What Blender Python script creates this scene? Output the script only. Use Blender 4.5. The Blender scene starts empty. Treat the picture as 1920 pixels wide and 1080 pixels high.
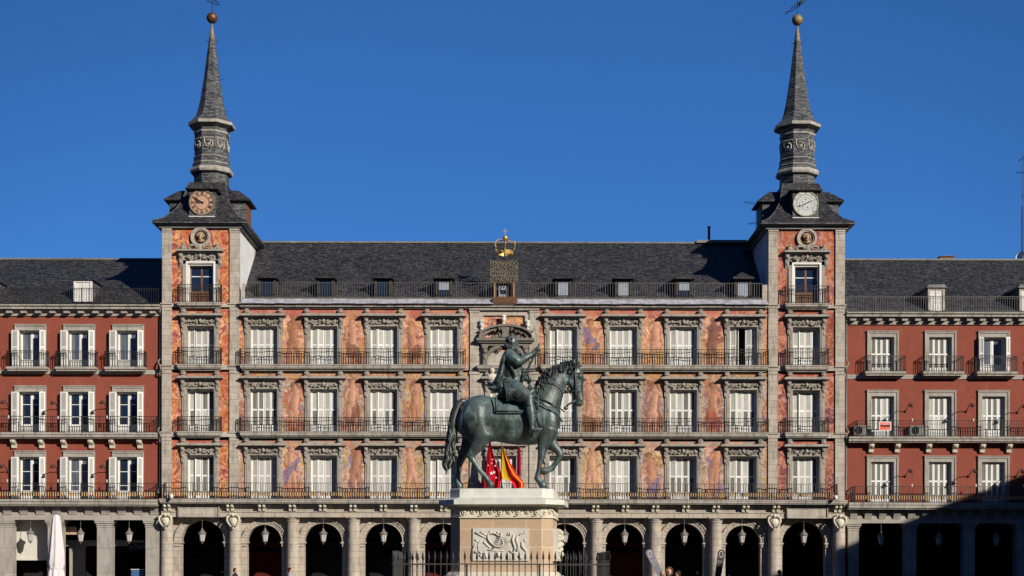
import bpy, math, random
import numpy as np
from mathutils import Vector, Matrix, Euler
R = math.radians
scene = bpy.context.scene
C = scene.collection
random.seed(7)
# ------------------------------------------------------------------ camera, world, sun, exposure
FPX, D, EYE = 2820.0, 94.0, 2.0
cam = bpy.data.cameras.new('camera'); camo = bpy.data.objects.new('camera', cam); C.objects.link(camo)
camo.location = (0, -D, EYE); camo.rotation_euler = (R(90), R(0.0), 0)
camo.rotation_euler = (Matrix.Rotation(R(90), 4, 'X') @ Matrix.Rotation(R(0.12), 4, 'Z')).to_euler()
cam.sensor_width = 36; cam.lens = FPX / 1920 * 36; cam.shift_x = 5 / 1920; cam.shift_y = 522.5 / 1920
cam.clip_start = 0.5; cam.clip_end = 3000
scene.camera = camo
SUN_AZ, SUN_EL = R(41), R(23)          # azimuth measured from the facade normal (-Y) towards +X
world = bpy.data.worlds.new('World'); scene.world = world; world.use_nodes = True
wn = world.node_tree.nodes; wl = world.node_tree.links
bg = wn['Background']
sky = wn.new('ShaderNodeTexSky'); sky.sky_type = 'NISHITA'; sky.sun_disc = False
sky.sun_elevation = SUN_EL; sky.sun_rotation = math.pi - SUN_AZ
sky.altitude = 650; sky.air_density = 1.0; sky.dust_density = 0.0; sky.ozone_density = 3.2
# look the deep polarised blue up a little higher in the dome, and from the north everywhere, to weaken the fill
tc = wn.new('ShaderNodeTexCoord'); vm = wn.new('ShaderNodeVectorMath'); vm.operation = 'MULTIPLY_ADD'
vm.inputs[1].default_value = (.35, .25, .85); vm.inputs[2].default_value = (0, .9, .12); wl.new(tc.outputs['Generated'], vm.inputs[0]); # (sunward and side sky looked up higher and darker, to weaken the fill)
sx = wn.new('ShaderNodeSeparateXYZ'); wl.new(tc.outputs['Generated'], sx.inputs[0]); ma_ = wn.new('ShaderNodeMath'); ma_.operation = 'MULTIPLY_ADD'; wl.new(sx.outputs[1], ma_.inputs[0]); ma_.inputs[1].default_value = -1.3; ma_.inputs[2].default_value = 1.22; ma_.use_clamp = False
mx_ = wn.new('ShaderNodeMath'); mx_.operation = 'MAXIMUM'; wl.new(ma_.outputs[0], mx_.inputs[0]); mx_.inputs[1].default_value = 0
cb_ = wn.new('ShaderNodeCombineXYZ'); wl.new(mx_.outputs[0], cb_.inputs[2]); va = wn.new('ShaderNodeVectorMath'); va.operation = 'ADD'; wl.new(vm.outputs[0], va.inputs[0]); wl.new(cb_.outputs[0], va.inputs[1]); wl.new(va.outputs[0], sky.inputs['Vector'])
tn = wn.new('ShaderNodeMix'); tn.data_type = 'RGBA'; tn.blend_type = 'MULTIPLY'; tn.inputs[0].default_value = 1; wl.new(sky.outputs[0], tn.inputs[6]); tn.inputs[7].default_value = (.42, .91, 1.48, 1)
wl.new(tn.outputs[2], bg.inputs[0]); bg.inputs[1].default_value = 0.075
sl = bpy.data.lights.new('sun', 'SUN'); sl.energy = 5.0; sl.angle = R(0.5); sl.color = (1.0, 0.93, 0.83)
so = bpy.data.objects.new('sun', sl); C.objects.link(so)
sdir = Vector((math.sin(SUN_AZ) * math.cos(SUN_EL), -math.cos(SUN_AZ) * math.cos(SUN_EL), math.sin(SUN_EL)))
so.rotation_euler = sdir.to_track_quat('Z', 'Y').to_euler(); so.location = (60, -80, 60)
vs = scene.view_settings
vs.view_transform = 'Standard'; vs.look = 'None'; vs.exposure = 0.08; vs.gamma = 1
scene.cycles.max_bounces = 6; scene.cycles.diffuse_bounces = 3; scene.cycles.glossy_bounces = 3

def X(px, y=0.0): return (px - 955.0) / FPX * (D + y)
def Z(py, y=0.0): return EYE + (1063.0 - py) / FPX * (D + y)

# ------------------------------------------------------------------ mesh helpers
class MB:
    def __init__(s): s.v = []; s.f = []
    def add(s, vs_, fs):
        o = len(s.v); s.v.extend([tuple(v) for v in vs_]); s.f.extend([tuple(i + o for i in f) for f in fs])
    def box(s, x0, x1, y0, y1, z0, z1):
        if x0 > x1: x0, x1 = x1, x0
        if y0 > y1: y0, y1 = y1, y0
        if z0 > z1: z0, z1 = z1, z0
        s.add([(x0,y0,z0),(x1,y0,z0),(x1,y1,z0),(x0,y1,z0),(x0,y0,z1),(x1,y0,z1),(x1,y1,z1),(x0,y1,z1)],
              [(0,3,2,1),(4,5,6,7),(0,1,5,4),(1,2,6,5),(2,3,7,6),(3,0,4,7)])
        return s
    def prism(s, poly, y0, y1):                     # poly of (x,z), extruded along y
        n = len(poly); a = 0
        for i in range(n):
            x1_, z1_ = poly[i]; x2_, z2_ = poly[(i+1) % n]; a += x1_*z2_ - x2_*z1_
        if a < 0: poly = poly[::-1]
        s.add([(x, y0, z) for x, z in poly] + [(x, y1, z) for x, z in poly],
              [tuple(range(n)), tuple(range(2*n-1, n-1, -1))] + [(i, n+i, n+(i+1) % n, (i+1) % n) for i in range(n)])
        return s
    def prism_x(s, poly, x0, x1):                   # poly of (y,z), extruded along x
        n = len(poly); a = 0
        for i in range(n):
            a1, b1 = poly[i]; a2, b2 = poly[(i+1) % n]; a += a1*b2 - a2*b1
        if a < 0: poly = poly[::-1]
        s.add([(x0, y, z) for y, z in poly] + [(x1, y, z) for y, z in poly],
              [tuple(range(n-1, -1, -1)), tuple(range(n, 2*n))] + [(i, (i+1) % n, n+(i+1) % n, n+i) for i in range(n)])
        return s
    def prism_z(s, poly, z0, z1, poly2=None):       # poly of (x,y), extruded along z
        poly2 = poly2 or poly
        n = len(poly); a = 0
        for i in range(n):
            a1, b1 = poly[i]; a2, b2 = poly[(i+1) % n]; a += a1*b2 - a2*b1
        if a < 0: poly = poly[::-1]; poly2 = poly2[::-1]
        s.add([(x, y, z0) for x, y in poly] + [(x, y, z1) for x, y in poly2],
              [tuple(range(n-1, -1, -1)), tuple(range(n, 2*n))] + [(i, (i+1) % n, n+(i+1) % n, n+i) for i in range(n)])
        return s
    def lathe(s, prof, cx=0, cy=0, n=16, a0=0.0, sx=1, sy=1, cap=True):
        vs_ = []; fs = []
        for r, z in prof:
            for k in range(n):
                a = a0 + 2*math.pi*k/n
                vs_.append((cx + sx*r*math.cos(a), cy + sy*r*math.sin(a), z))
        for i in range(len(prof)-1):
            for k in range(n):
                fs.append((i*n+k, i*n+(k+1) % n, (i+1)*n+(k+1) % n, (i+1)*n+k))
        if prof[-1][1] < prof[0][1]: fs = [f[::-1] for f in fs]
        if cap:
            up = prof[-1][1] > prof[0][1]
            b = tuple(range(n)); t = tuple(range((len(prof)-1)*n, len(prof)*n))
            fs.append(b[::-1] if up else b); fs.append(t if up else t[::-1])
        s.add(vs_, fs); return s
    def sph(s, c, r, sx=1, sy=1, sz=1, n=8, m=6):
        prof = [(max(1e-4, math.sin(math.pi*i/m)), -math.cos(math.pi*i/m)) for i in range(m+1)]
        b = len(s.v); s.lathe(prof, n=n, cap=False)
        for i in range(b, len(s.v)):
            x, y, z = s.v[i]; s.v[i] = (c[0]+x*r*sx, c[1]+y*r*sy, c[2]+z*r*sz)
        return s
    def loft(s, pts, rads, lats=None, n=8, up=None, cap=True):
        """tube through 3d pts; rads = radius in the plane across the path and perpendicular to `up`; lats = radius along up"""
        P = [Vector(p) for p in pts]; m = len(P)
        if not hasattr(rads, '__len__'): rads = [rads]*m
        lats = lats or rads
        if not hasattr(lats, '__len__'): lats = [lats]*m
        vs_ = []; prev = None
        for i in range(m):
            t = (P[min(i+1, m-1)] - P[max(i-1, 0)]).normalized()
            u = Vector(up) if up is not None else (prev if prev is not None else (Vector((0,1,0)) if abs(t.y) < .9 else Vector((1,0,0))))
            w = t.cross(u)
            if w.length < 1e-5: w = t.cross(Vector((0.3,.2,1)))
            w.normalize(); u = w.cross(t).normalized(); prev = u
            for k in range(n):
                a = 2*math.pi*k/n
                vs_.append(P[i] + w*(rads[i]*math.cos(a)) + u*(lats[i]*math.sin(a)))
        fs = []
        for i in range(m-1):
            for k in range(n):
                fs.append((i*n+k, (i+1)*n+k, (i+1)*n+(k+1) % n, i*n+(k+1) % n))
        if cap: fs.append(tuple(range(n))); fs.append(tuple(range(m*n-1, (m-1)*n-1, -1)))
        s.add(vs_, fs); return s
    def quad(s, a, b, c, d): s.add([a,b,c,d], [(0,1,2,3)]); return s
    def mesh(s, name, mat=None, smooth=False):
        me = bpy.data.meshes.new(name); me.from_pydata(s.v, [], s.f); me.update()
        if mat: me.materials.append(mat)
        if smooth: me.polygons.foreach_set('use_smooth', [True]*len(me.polygons))
        return me
    def shift(s, dx, dy, dz): s.v = [(x-dx, y-dy, z-dz) for x, y, z in s.v]; return s

LOC = {}
def wloc(o): return LOC.get(o.name, Vector((0,0,0)))
def link(name, me, parent=None, loc=None, rot=None):
    """object at WORLD loc (None = at the parent's origin), mesh in local coordinates"""
    o = bpy.data.objects.new(name, me); C.objects.link(o)
    base = wloc(parent) if parent else Vector((0,0,0))
    w = Vector(loc) if loc is not None else base.copy()
    o.location = w - base; LOC[o.name] = w
    if parent: o.parent = parent
    if rot: o.rotation_euler = rot
    return o
def obj(name, mb, mat, parent=None, smooth=False):
    """mb holds WORLD coordinates"""
    if parent: p = wloc(parent)
    else:
        xs = [v[0] for v in mb.v]; ys = [v[1] for v in mb.v]; zs = [v[2] for v in mb.v]
        p = Vector(((min(xs)+max(xs))/2, (min(ys)+max(ys))/2, min(zs)))
    mb.shift(*p)
    return link(name, mb.mesh(name, mat, smooth), parent, p)
def tag(o, label=None, cat=None, group=None, kind=None):
    for k, v in (('label', label), ('category', cat), ('group', group), ('kind', kind)):
        if v: o[k] = v
    return o
def thing(name, loc, label, cat, group=None):
    return tag(link(name, None, None, loc), label, cat, group)
def copy_tree(o, loc, label=None):
    def rec(a, par):
        c = a.copy(); C.objects.link(c); c.parent = par
        if par: c.matrix_parent_inverse = a.matrix_parent_inverse
        for ch in a.children: rec(ch, c)
        return c
    c = rec(o, None); c.location = loc; LOC[c.name] = Vector(loc)
    if label: c['label'] = label
    return c
def auto_smooth(o, ang=40):
    me = o.data
    me.polygons.foreach_set('use_smooth', [True]*len(me.polygons))
    me.set_sharp_from_angle(angle=R(ang))

# ------------------------------------------------------------------ materials
def srgb(r, g, b):
    f = lambda c: (c/255/12.92) if c/255 <= .04045 else ((c/255+.055)/1.055)**2.4
    return (f(r), f(g), f(b), 1)
class NT:
    def __init__(s, name, rough=.8, metal=0, spec=.3):
        s.m = bpy.data.materials.new(name); s.m.use_nodes = True
        s.n = s.m.node_tree.nodes; s.l = s.m.node_tree.links; s.p = s.n['Principled BSDF']
        s.p.inputs['Roughness'].default_value = rough; s.p.inputs['Metallic'].default_value = metal
        s.p.inputs['Specular IOR Level'].default_value = spec
    def put(s, sock, v):
        if hasattr(v, 'is_output') : s.l.new(v, sock)
        elif v is not None: sock.default_value = v
    def pos(s): return s.n.new('ShaderNodeNewGeometry').outputs['Position']
    def nrm(s): return s.n.new('ShaderNodeNewGeometry').outputs['Normal']
    def sep(s, v):
        n = s.n.new('ShaderNodeSeparateXYZ'); s.l.new(v, n.inputs[0]); return n.outputs
    def comb(s, x, y, z=0.0):
        n = s.n.new('ShaderNodeCombineXYZ'); s.put(n.inputs[0], x); s.put(n.inputs[1], y); s.put(n.inputs[2], z); return n.outputs[0]
    def math(s, op, a, b=None, c=None, clamp=False):
        n = s.n.new('ShaderNodeMath'); n.operation = op; n.use_clamp = clamp; s.put(n.inputs[0], a)
        if b is not None: s.put(n.inputs[1], b)
        if c is not None: s.put(n.inputs[2], c)
        return n.outputs[0]
    def vmul(s, v, k):
        n = s.n.new('ShaderNodeVectorMath'); n.operation = 'MULTIPLY'; s.l.new(v, n.inputs[0]); n.inputs[1].default_value = k; return n.outputs[0]
    def noise(s, v, scale, detail=4, rough=.55, dist=0):
        n = s.n.new('ShaderNodeTexNoise'); s.l.new(v, n.inputs['Vector']); n.inputs['Scale'].default_value = scale
        n.inputs['Detail'].default_value = detail; n.inputs['Roughness'].default_value = rough; n.inputs['Distortion'].default_value = dist
        return n.outputs['Fac']
    def ramp(s, f, stops):
        n = s.n.new('ShaderNodeValToRGB'); s.put(n.inputs[0], f); e = n.color_ramp.elements
        while len(e) < len(stops): e.new(.5)
        for q, (p, c) in zip(e, stops): q.position = p; q.color = c if hasattr(c, '__len__') else (c, c, c, 1)
        return n.outputs[0]
    def mix(s, f, a, b, mode='MIX'):
        n = s.n.new('ShaderNodeMix'); n.data_type = 'RGBA'; n.blend_type = mode
        s.put(n.inputs[0], f); s.put(n.inputs[6], a); s.put(n.inputs[7], b); return n.outputs[2]
    def brick(s, v, w, h, mortar, c1, c2, cm, bias=0, off=.5):
        n = s.n.new('ShaderNodeTexBrick'); s.l.new(v, n.inputs['Vector']); n.offset = off
        n.inputs['Scale'].default_value = 1; n.inputs['Brick Width'].default_value = w; n.inputs['Row Height'].default_value = h
        n.inputs['Mortar Size'].default_value = mortar; n.inputs['Mortar Smooth'].default_value = .3; n.inputs['Bias'].default_value = bias
        s.put(n.inputs['Color1'], c1); s.put(n.inputs['Color2'], c2); s.put(n.inputs['Mortar'], cm)
        return n.outputs['Color'], n.outputs['Fac']
    def bump(s, h, strength=.3, dist=.02):
        n = s.n.new('ShaderNodeBump'); n.inputs['Strength'].default_value = strength; n.inputs['Distance'].default_value = dist
        s.l.new(h, n.inputs['Height']); s.l.new(n.outputs[0], s.p.inputs['Normal'])
    def col(s, c): s.put(s.p.inputs['Base Color'], c); return s.m

def plain(name, c, rough=.7, metal=0, spec=.3, var=.15, scale=3.0, bump=0):
    t = NT(name, rough, metal, spec); p = t.pos()
    f = t.noise(p, scale, 5, .6)
    a = tuple(max(0, k*(1-var)) for k in c[:3]) + (1,); b = tuple(min(1, k*(1+var)) for k in c[:3]) + (1,)
    if bump: t.bump(t.noise(p, scale*8, 4), bump, .02)
    return t.col(t.ramp(f, [(.3, a), (.7, b)]))

def stone_mat(name, c1, c2, bw=.95, bh=.40, grime=.5, joint=.55, mort=.012):
    t = NT(name, .85); p = t.pos(); x, y, z = t.sep(p)
    u = t.math('ADD', x, t.math('MULTIPLY', y, .93))
    bc, bf = t.brick(t.comb(u, z), bw, bh, mort, c1, c2, tuple(k*joint for k in c1[:3])+(1,))
    n1 = t.noise(p, .9, 6, .65)
    c = t.mix(t.ramp(n1, [(.35, 0), (.75, 1)]), bc, t.mix(1, bc, (.78,.75,.70,1), 'MULTIPLY'))
    n2 = t.noise(t.vmul(p, (2.2, 2.2, .7)), 1.6, 6, .7)          # run-off stains
    c = t.mix(t.math('MULTIPLY', t.ramp(n2, [(.50, 0), (.70, 1)]), grime), c, (.075,.068,.06,1))
    n3 = t.noise(p, 22, 3, .6)
    c = t.mix(.22, c, t.ramp(n3, [(.3, .18), (.7, .62)]), 'MULTIPLY') if False else t.mix(.28, c, t.mix(1, c, t.ramp(n3, [(.35, .45), (.65, 1.0)]), 'MULTIPLY'))
    nz = t.sep(t.nrm())[2]                                          # soot and lichen lying on upward faces
    c = t.mix(t.math('MULTIPLY', t.ramp(nz, [(.4, 0), (.8, 1)]), .6), c, (.07,.065,.055,1))
    t.bump(t.math('ADD', t.noise(p, 14, 5, .65), t.math('MULTIPLY', bf, -.8)), .45, .02)
    return t.col(c)
M = {}
M['stone'] = stone_mat('granite ashlar', (.47,.42,.35,1), (.55,.495,.42,1))
M['trim'] = stone_mat('carved granite', (.37,.335,.285,1), (.42,.385,.33,1), 1.6, .9, .62, .7)
M['slab'] = stone_mat('balcony stone', (.37,.34,.29,1), (.46,.42,.36,1), 1.05, 5.0, .75, .35, .016)
M['base'] = stone_mat('portico stone', (.55,.47,.375,1), (.48,.43,.37,1), .9, .42, .5, .55, .014)
M['wingstone'] = stone_mat('wing stone', (.40,.37,.32,1), (.45,.415,.36,1), 1.9, 1.55, .4, .6, .014)
t = NT('red lime plaster', .9); p = t.pos(); x, y, z = t.sep(p)
bc, bf = t.brick(t.comb(x, z), .28, .075, .009, (.285,.074,.043,1), (.245,.062,.037,1), (.225,.056,.036,1))
c = t.mix(t.ramp(t.noise(p, .55, 6, .65), [(.35, 0), (.75, 1)]), bc, (.215,.056,.036,1))
c = t.mix(t.math('MULTIPLY', t.ramp(t.noise(t.vmul(p, (1.5,1.5,.5)), 1.3, 5, .7), [(.55, 0), (.8, 1)]), .5), c, (.35,.12,.08,1))
t.bump(bf, .15, .01); M['red'] = t.col(c)
def slate_mat(name, a, b, w, h, streak=.5, ll=(.20,.20,.19,1)):
    t = NT(name, .62, 0, .3); p = t.pos(); x, y, z = t.sep(p)
    u = t.math('ADD', x, t.math('MULTIPLY', y, .8))
    bc, bf = t.brick(t.comb(u, z), w, h, .012, a, b, (.006,.007,.009,1), -.1)
    nn = t.noise(t.vmul(p, (1.6, 1.6, 6)), 2.6, 6, .8)
    c = t.mix(t.math('MULTIPLY', t.ramp(nn, [(.54, 0), (.64, 1)]), streak), bc, ll)
    c = t.mix(t.math('MULTIPLY', t.ramp(t.noise(p, .5, 5, .6), [(.3, 0), (.7, 1)]), .5), c, t.mix(1, c, (.45,.47,.55,1), 'MULTIPLY'))
    c = t.mix(t.math('MULTIPLY', t.ramp(t.noise(t.vmul(p, (1.3, 1.3, 4)), 5.5, 3, .6), [(.60, 0), (.66, 1)]), streak*.7), c, ll)
    t.bump(bf, .5, .02); return t.col(c)
M['slate'] = slate_mat('slate roof', (.013,.014,.018,1), (.046,.045,.047,1), .36, .15, .8, (.19,.18,.16,1))
M['slate2'] = slate_mat('spire slate', (.045,.050,.058,1), (.20,.20,.195,1), .30, .10, .5, (.38,.36,.32,1))
M['white'] = plain('white shutter paint', (.74,.73,.68,1), .55, 0, .3, .06, 2)
M['louvre'] = plain('shade grey louvre slats', (.48,.47,.42,1), .6, 0, .3, .1, 3)  # greyer than the frames: shade of the slat gaps put into the colour
M['bluepanel'] = plain('blue print', (.05,.12,.25,1), .6)
M['paintw'] = plain('old white paint', (.62,.61,.57,1), .6, 0, .3, .22, 6)
M['iron'] = plain('wrought iron', (.030,.028,.028,1), .5, .3, .4, .3, 5)
M['zinc'] = plain('zinc sheet', (.36,.36,.39,1), .55, .0, .4, .4, 2.5)
M['lead'] = plain('weathered lead', (.17,.165,.15,1), .6, .0, .4, .35, 2)
M['plaster'] = plain('white side plaster', (.66,.66,.66,1), .9, 0, .2, .12, 1.5)
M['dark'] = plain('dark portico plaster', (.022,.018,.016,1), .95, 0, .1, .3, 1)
M['darkred'] = plain('dark red wainscot', (.10,.012,.010,1), .8, 0, .2, .3, 1)
M['void'] = plain('room interior', (.012,.012,.014,1), .95, 0, .1, .1, 1)
M['wood'] = plain('brown door wood', (.16,.075,.035,1), .6, 0, .3, .25, 8)
M['cream'] = plain('cream wall plaster', (.60,.57,.50,1), .9, 0, .2, .06, 2)
M['gold'] = plain('gilded iron', (.55,.36,.10,1), .48, .5, .5, .4, 9)
M['medal'] = plain('weathered gilt carving', (.34,.25,.14,1), .6, .2, .4, .5, 12)
M['galv'] = plain('galvanised rail', (.085,.08,.072,1), .6, .1, .4, .2, 6)
M['brownwood'] = plain('tarred dormer boards', (.05,.04,.032,1), .8, 0, .2, .4, 6)
M['goldold'] = plain('dull gilding', (.38,.28,.15,1), .5, .5, .5, .35, 9)
M['ochre'] = plain('ochre light strip', (.62,.40,.19,1), .7, 0, .3, .12, 4)
M['glass'] = plain('window glass', (.012,.022,.045,1), .06, 0, .9, .1, 1)  # bluish base colour stands in for the reflected sky
M['curtain'] = plain('net curtain', (.30,.33,.38,1), .9, 0, .1, .15, 6)
M['frost'] = plain('frosted lantern glass', (.50,.47,.46,1), .35, 0, .5, .12, 8)
M['lantern'] = plain('painted lantern metal', (.20,.185,.16,1), .5, .2, .5, .3, 10)
M['black'] = plain('black paint', (.01,.01,.011,1), .5)
M['rust'] = plain('rusted copper', (.16,.075,.04,1), .5, .6, .5, .4, 4)
M['copper'] = plain('copper cone', (.20,.165,.125,1), .6, .2, .5, .3, 6)
def vcol(name, rough=.8, spec=.2, noisy=.0):
    t = NT(name, rough, 0, spec); a = t.n.new('ShaderNodeVertexColor'); a.layer_name = 'col'; c = a.outputs[0]
    if noisy: c = t.mix(noisy, c, t.ramp(t.noise(t.pos(), 6, 5, .7), [(.3, .15), (.7, .8)]), 'OVERLAY')
    return t.col(c)
M['mural'] = vcol('fresco paint', .9, .1)
M['flag'] = vcol('flag cloth', .8, .1)
t = NT('bronze patina', .42, .15, .6); p = t.pos()
n1 = t.noise(t.vmul(p, (1, 1, .55)), 2.3, 7, .72, .8); n2 = t.noise(t.vmul(p, (4, 4, 1.0)), 2.2, 5, .7)
c = t.ramp(n1, [(.30, (.018,.019,.018,1)), (.45, (.038,.048,.045,1)), (.55, (.070,.105,.098,1)), (.70, (.22,.33,.31,1))])
c = t.mix(t.math('MULTIPLY', t.ramp(n2, [(.5, 0), (.75, 1)]), .6), c, (.045,.036,.024,1))
nz = t.sep(t.nrm())[2]
c = t.mix(t.math('MULTIPLY', t.ramp(nz, [(-.1, 0), (.7, 1)]), .60), c, (.14,.20,.195,1))  # upward faces lightened over the undersides: highlights put into the patina colour
c = t.mix(t.math('MULTIPLY', t.ramp(t.noise(p, 9, 6, .75), [(.5, 0), (.75, 1)]), .40), c, (.022,.022,.02,1))
t.bump(t.noise(p, 9, 6, .7), .35, .03); M['bronze'] = t.col(c)
M['bronzed'] = plain('dark bronze hair', (.055,.062,.055,1), .42, .3, .6, .75, 5)
t = NT('tan granite', .85); p = t.pos(); x, y, z = t.sep(p)
bc, bf = t.brick(t.comb(x, t.math('ADD', z, .1)), 1.0, .54, .012, (.52,.375,.245,1), (.45,.315,.20,1), (.60,.52,.40,1))
c = t.mix(.4, bc, t.mix(1, bc, t.ramp(t.noise(p, 30, 4, .7), [(.35, .5), (.6, 1.1)]), 'MULTIPLY'))
c = t.mix(t.math('MULTIPLY', t.ramp(t.noise(p, 1.8, 5, .6), [(.5, 0), (.7, 1)]), .5), c, (.42,.36,.29,1))
t.bump(t.noise(p, 30, 4), .2, .01); M['tan'] = t.col(c)
M['marble'] = plain('weathered white marble', (.60,.60,.53,1), .6, 0, .3, .14, 3, .15)
M['relief'] = plain('carved limestone', (.58,.53,.42,1), .85, 0, .2, .12, 3, .3)
M['paving'] = stone_mat('granite paving', (.14,.13,.12,1), (.17,.16,.145,1), .3, .2, .3, .6)
M['canvas'] = plain('parasol canvas', (.66,.60,.60,1), .9, 0, .1, .06, 3)
M['skin'] = plain('skin', (.52,.30,.21,1), .6, 0, .3, .05, 4)
M['creamstone'] = plain('cream limestone', (.56,.53,.455,1), .85, 0, .2, .10, 3, .3)
M['palestone'] = plain('pale lantern moulding', (.36,.33,.28,1), .8, 0, .3, .3, 3)
M['crest'] = stone_mat('sooty carved crest', (.22,.20,.17,1), (.26,.235,.20,1), 1.6, .9, .8, .7)
M['acgrey'] = plain('dull housing paint', (.27,.27,.25,1), .6, 0, .3, .2, 4)
# ------------------------------------------------------------------ ground
g = MB(); g.quad((-900,-300,0),(900,-300,0),(900,900,0),(-900,900,0))
tag(link('ground', g.mesh('ground', M['paving']), None, (0,0,0)), kind='structure')

# ------------------------------------------------------------------ helpers of the facade
def wall_holes(mb, x0, x1, z0, z1, y, holes, th=None):
    """vertical wall facing -Y with rectangular holes (hx0,hx1,hz0,hz1); th = depth of the reveals"""
    xs = sorted(set([x0, x1] + [h[0] for h in holes] + [h[1] for h in holes]))
    zs = sorted(set([z0, z1] + [h[2] for h in holes] + [h[3] for h in holes]))
    for i in range(len(xs)-1):
        for j in range(len(zs)-1):
            cx, cz = (xs[i]+xs[i+1])/2, (zs[j]+zs[j+1])/2
            if any(h[0] < cx < h[1] and h[2] < cz < h[3] for h in holes): continue
            mb.quad((xs[i],y,zs[j]),(xs[i+1],y,zs[j]),(xs[i+1],y,zs[j+1]),(xs[i],y,zs[j+1]))
    if th:
        for a, b, c_, d in holes: reveal(mb, a, b, c_, d, y, y+th)
def reveal(mb, a, b, c_, d, y0, y1):
    mb.quad((a,y0,c_),(a,y0,d),(a,y1,d),(a,y1,c_)); mb.quad((b,y0,d),(b,y0,c_),(b,y1,c_),(b,y1,d))
    mb.quad((a,y0,d),(b,y0,d),(b,y1,d),(a,y1,d)); mb.quad((b,y0,c_),(a,y0,c_),(a,y1,c_),(b,y1,c_))
def railing(mb, pts, z0, h, sp=.15, r=.011, swag=False, posts=True, second=.17):
    for (xa, ya), (xb, yb) in zip(pts[:-1], pts[1:]):
        L = math.hypot(xb-xa, yb-ya); n = max(1, round(L/sp)); ux, uy = (xb-xa)/L, (yb-ya)/L
        for i in range(n+1):
            t_ = i/n; x, y = xa+(xb-xa)*t_, ya+(yb-ya)*t_; rr = r*(1.9 if (posts and i % 12 == 0) else 1)
            mb.box(x-rr, x+rr, y-rr, y+rr, z0, z0+h)
            mb.box(x-rr*1.7, x+rr*1.7, y-rr*1.7, y+rr*1.7, z0+.10, z0+.15)
        def bar(zz, q=.016, hh=.014):
            px, py = -uy*q, ux*q
            mb.add([(xa-px,ya-py,zz-hh),(xb-px,yb-py,zz-hh),(xb+px,yb+py,zz-hh),(xa+px,ya+py,zz-hh),
                    (xa-px,ya-py,zz+hh),(xb-px,yb-py,zz+hh),(xb+px,yb+py,zz+hh),(xa+px,ya+py,zz+hh)],
                   [(0,3,2,1),(4,5,6,7),(0,1,5,4),(1,2,6,5),(2,3,7,6),(3,0,4,7)])
        bar(z0+h, .022, .016); bar(z0+.05); 
        if second: bar(z0+h-second, .012, .010)
        if swag:                                    # shallow draped bar between the posts
            m = max(2, int(L/.16)); 
            for i in range(m):
                t0, t1 = i/m, (i+1)/m
                s0 = z0+h-second-.10*abs(math.sin(math.pi*t0*L/1.88)); s1 = z0+h-second-.10*abs(math.sin(math.pi*t1*L/1.88))
                mb.loft([(xa+(xb-xa)*t0, ya+(yb-ya)*t0, s0), (xa+(xb-xa)*t1, ya+(yb-ya)*t1, s1)], .014, n=4)
def slab_mould(mb, x0, x1, y, zt, zb, d, back=.1):
    """balcony slab: projecting nosing, fascia and a stepped moulding underneath"""
    h = zt-zb
    mb.box(x0, x1, y-d, y+back, zt-h*.26, zt); mb.box(x0+.03, x1-.03, y-d+.03, y+back, zt-h*.78, zt-h*.26)
    mb.box(x0+.08, x1-.08, y-d+.09, y+back, zb, zt-h*.78); mb.box(x0+.13, x1-.13, y-d*.55, y+back, zb-.10, zb)

# -- frescoes ------------------------------------------------------------
def vnoise(x, z, s):
    xi = np.floor(x).astype(np.int64); zi = np.floor(z).astype(np.int64); fx = x-xi; fz = z-zi
    fx = fx*fx*(3-2*fx); fz = fz*fz*(3-2*fz)
    def h(a, b):
        n = (a*374761393 + b*668265263 + s*974634541) & 0xffffffff
        n = ((n ^ (n >> 13))*1274126177) & 0xffffffff
        return ((n ^ (n >> 16)) & 0xffff)/65535.0
    return (h(xi,zi)*(1-fx)+h(xi+1,zi)*fx)*(1-fz)+(h(xi,zi+1)*(1-fx)+h(xi+1,zi+1)*fx)*fz
def fbm(x, z, s, o=4):
    t_ = 0; a = .5; f = 1
    for i in range(o): t_ = t_ + a*vnoise(x*f, z*f, s+i*17); a *= .5; f *= 2.03
    return t_/(1-.5**o)
def lin(c): return np.array(srgb(*c)[:3])
PAL = {
 'sunset': [(176,104,84),(214,150,116),(232,184,112),(196,124,92),(212,166,146),(224,156,86),(170,108,92)],
 'myth':   [(170,120,98),(216,184,132),(140,136,160),(204,160,124),(160,142,98),(206,132,84),(140,108,104)],
 'pastel': [(196,146,124),(226,190,146),(176,136,142),(210,156,104),(160,156,170),(220,192,116),(176,116,90)],
 'flame':  [(206,104,66),(226,134,72),(236,172,78),(196,92,80),(222,140,100),(240,184,104),(176,84,88)],
 'ember':  [(186,100,78),(202,120,84),(220,158,96),(168,88,84),(206,132,108),(214,150,110),(150,84,92)],
 'band2':  [(196,136,80),(216,170,100),(170,120,90),(220,180,130),(150,120,100),(206,140,84)],
 'band1':  [(176,130,130),(206,160,130),(140,170,160),(200,120,100),(210,180,130),(170,110,110)],
 'band':   [(190,88,70),(206,110,84),(180,90,96),(214,130,90),(196,150,120),(172,82,72)],
}
def palette(f, pal):
    P_ = np.array([lin(c) for c in PAL[pal]]); n = len(P_)
    f = np.clip(f, 0, .9999)*(n-1); i = f.astype(int); t_ = (f-i)[:, None]
    return P_[i]*(1-t_)+P_[i+1]*t_
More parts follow.
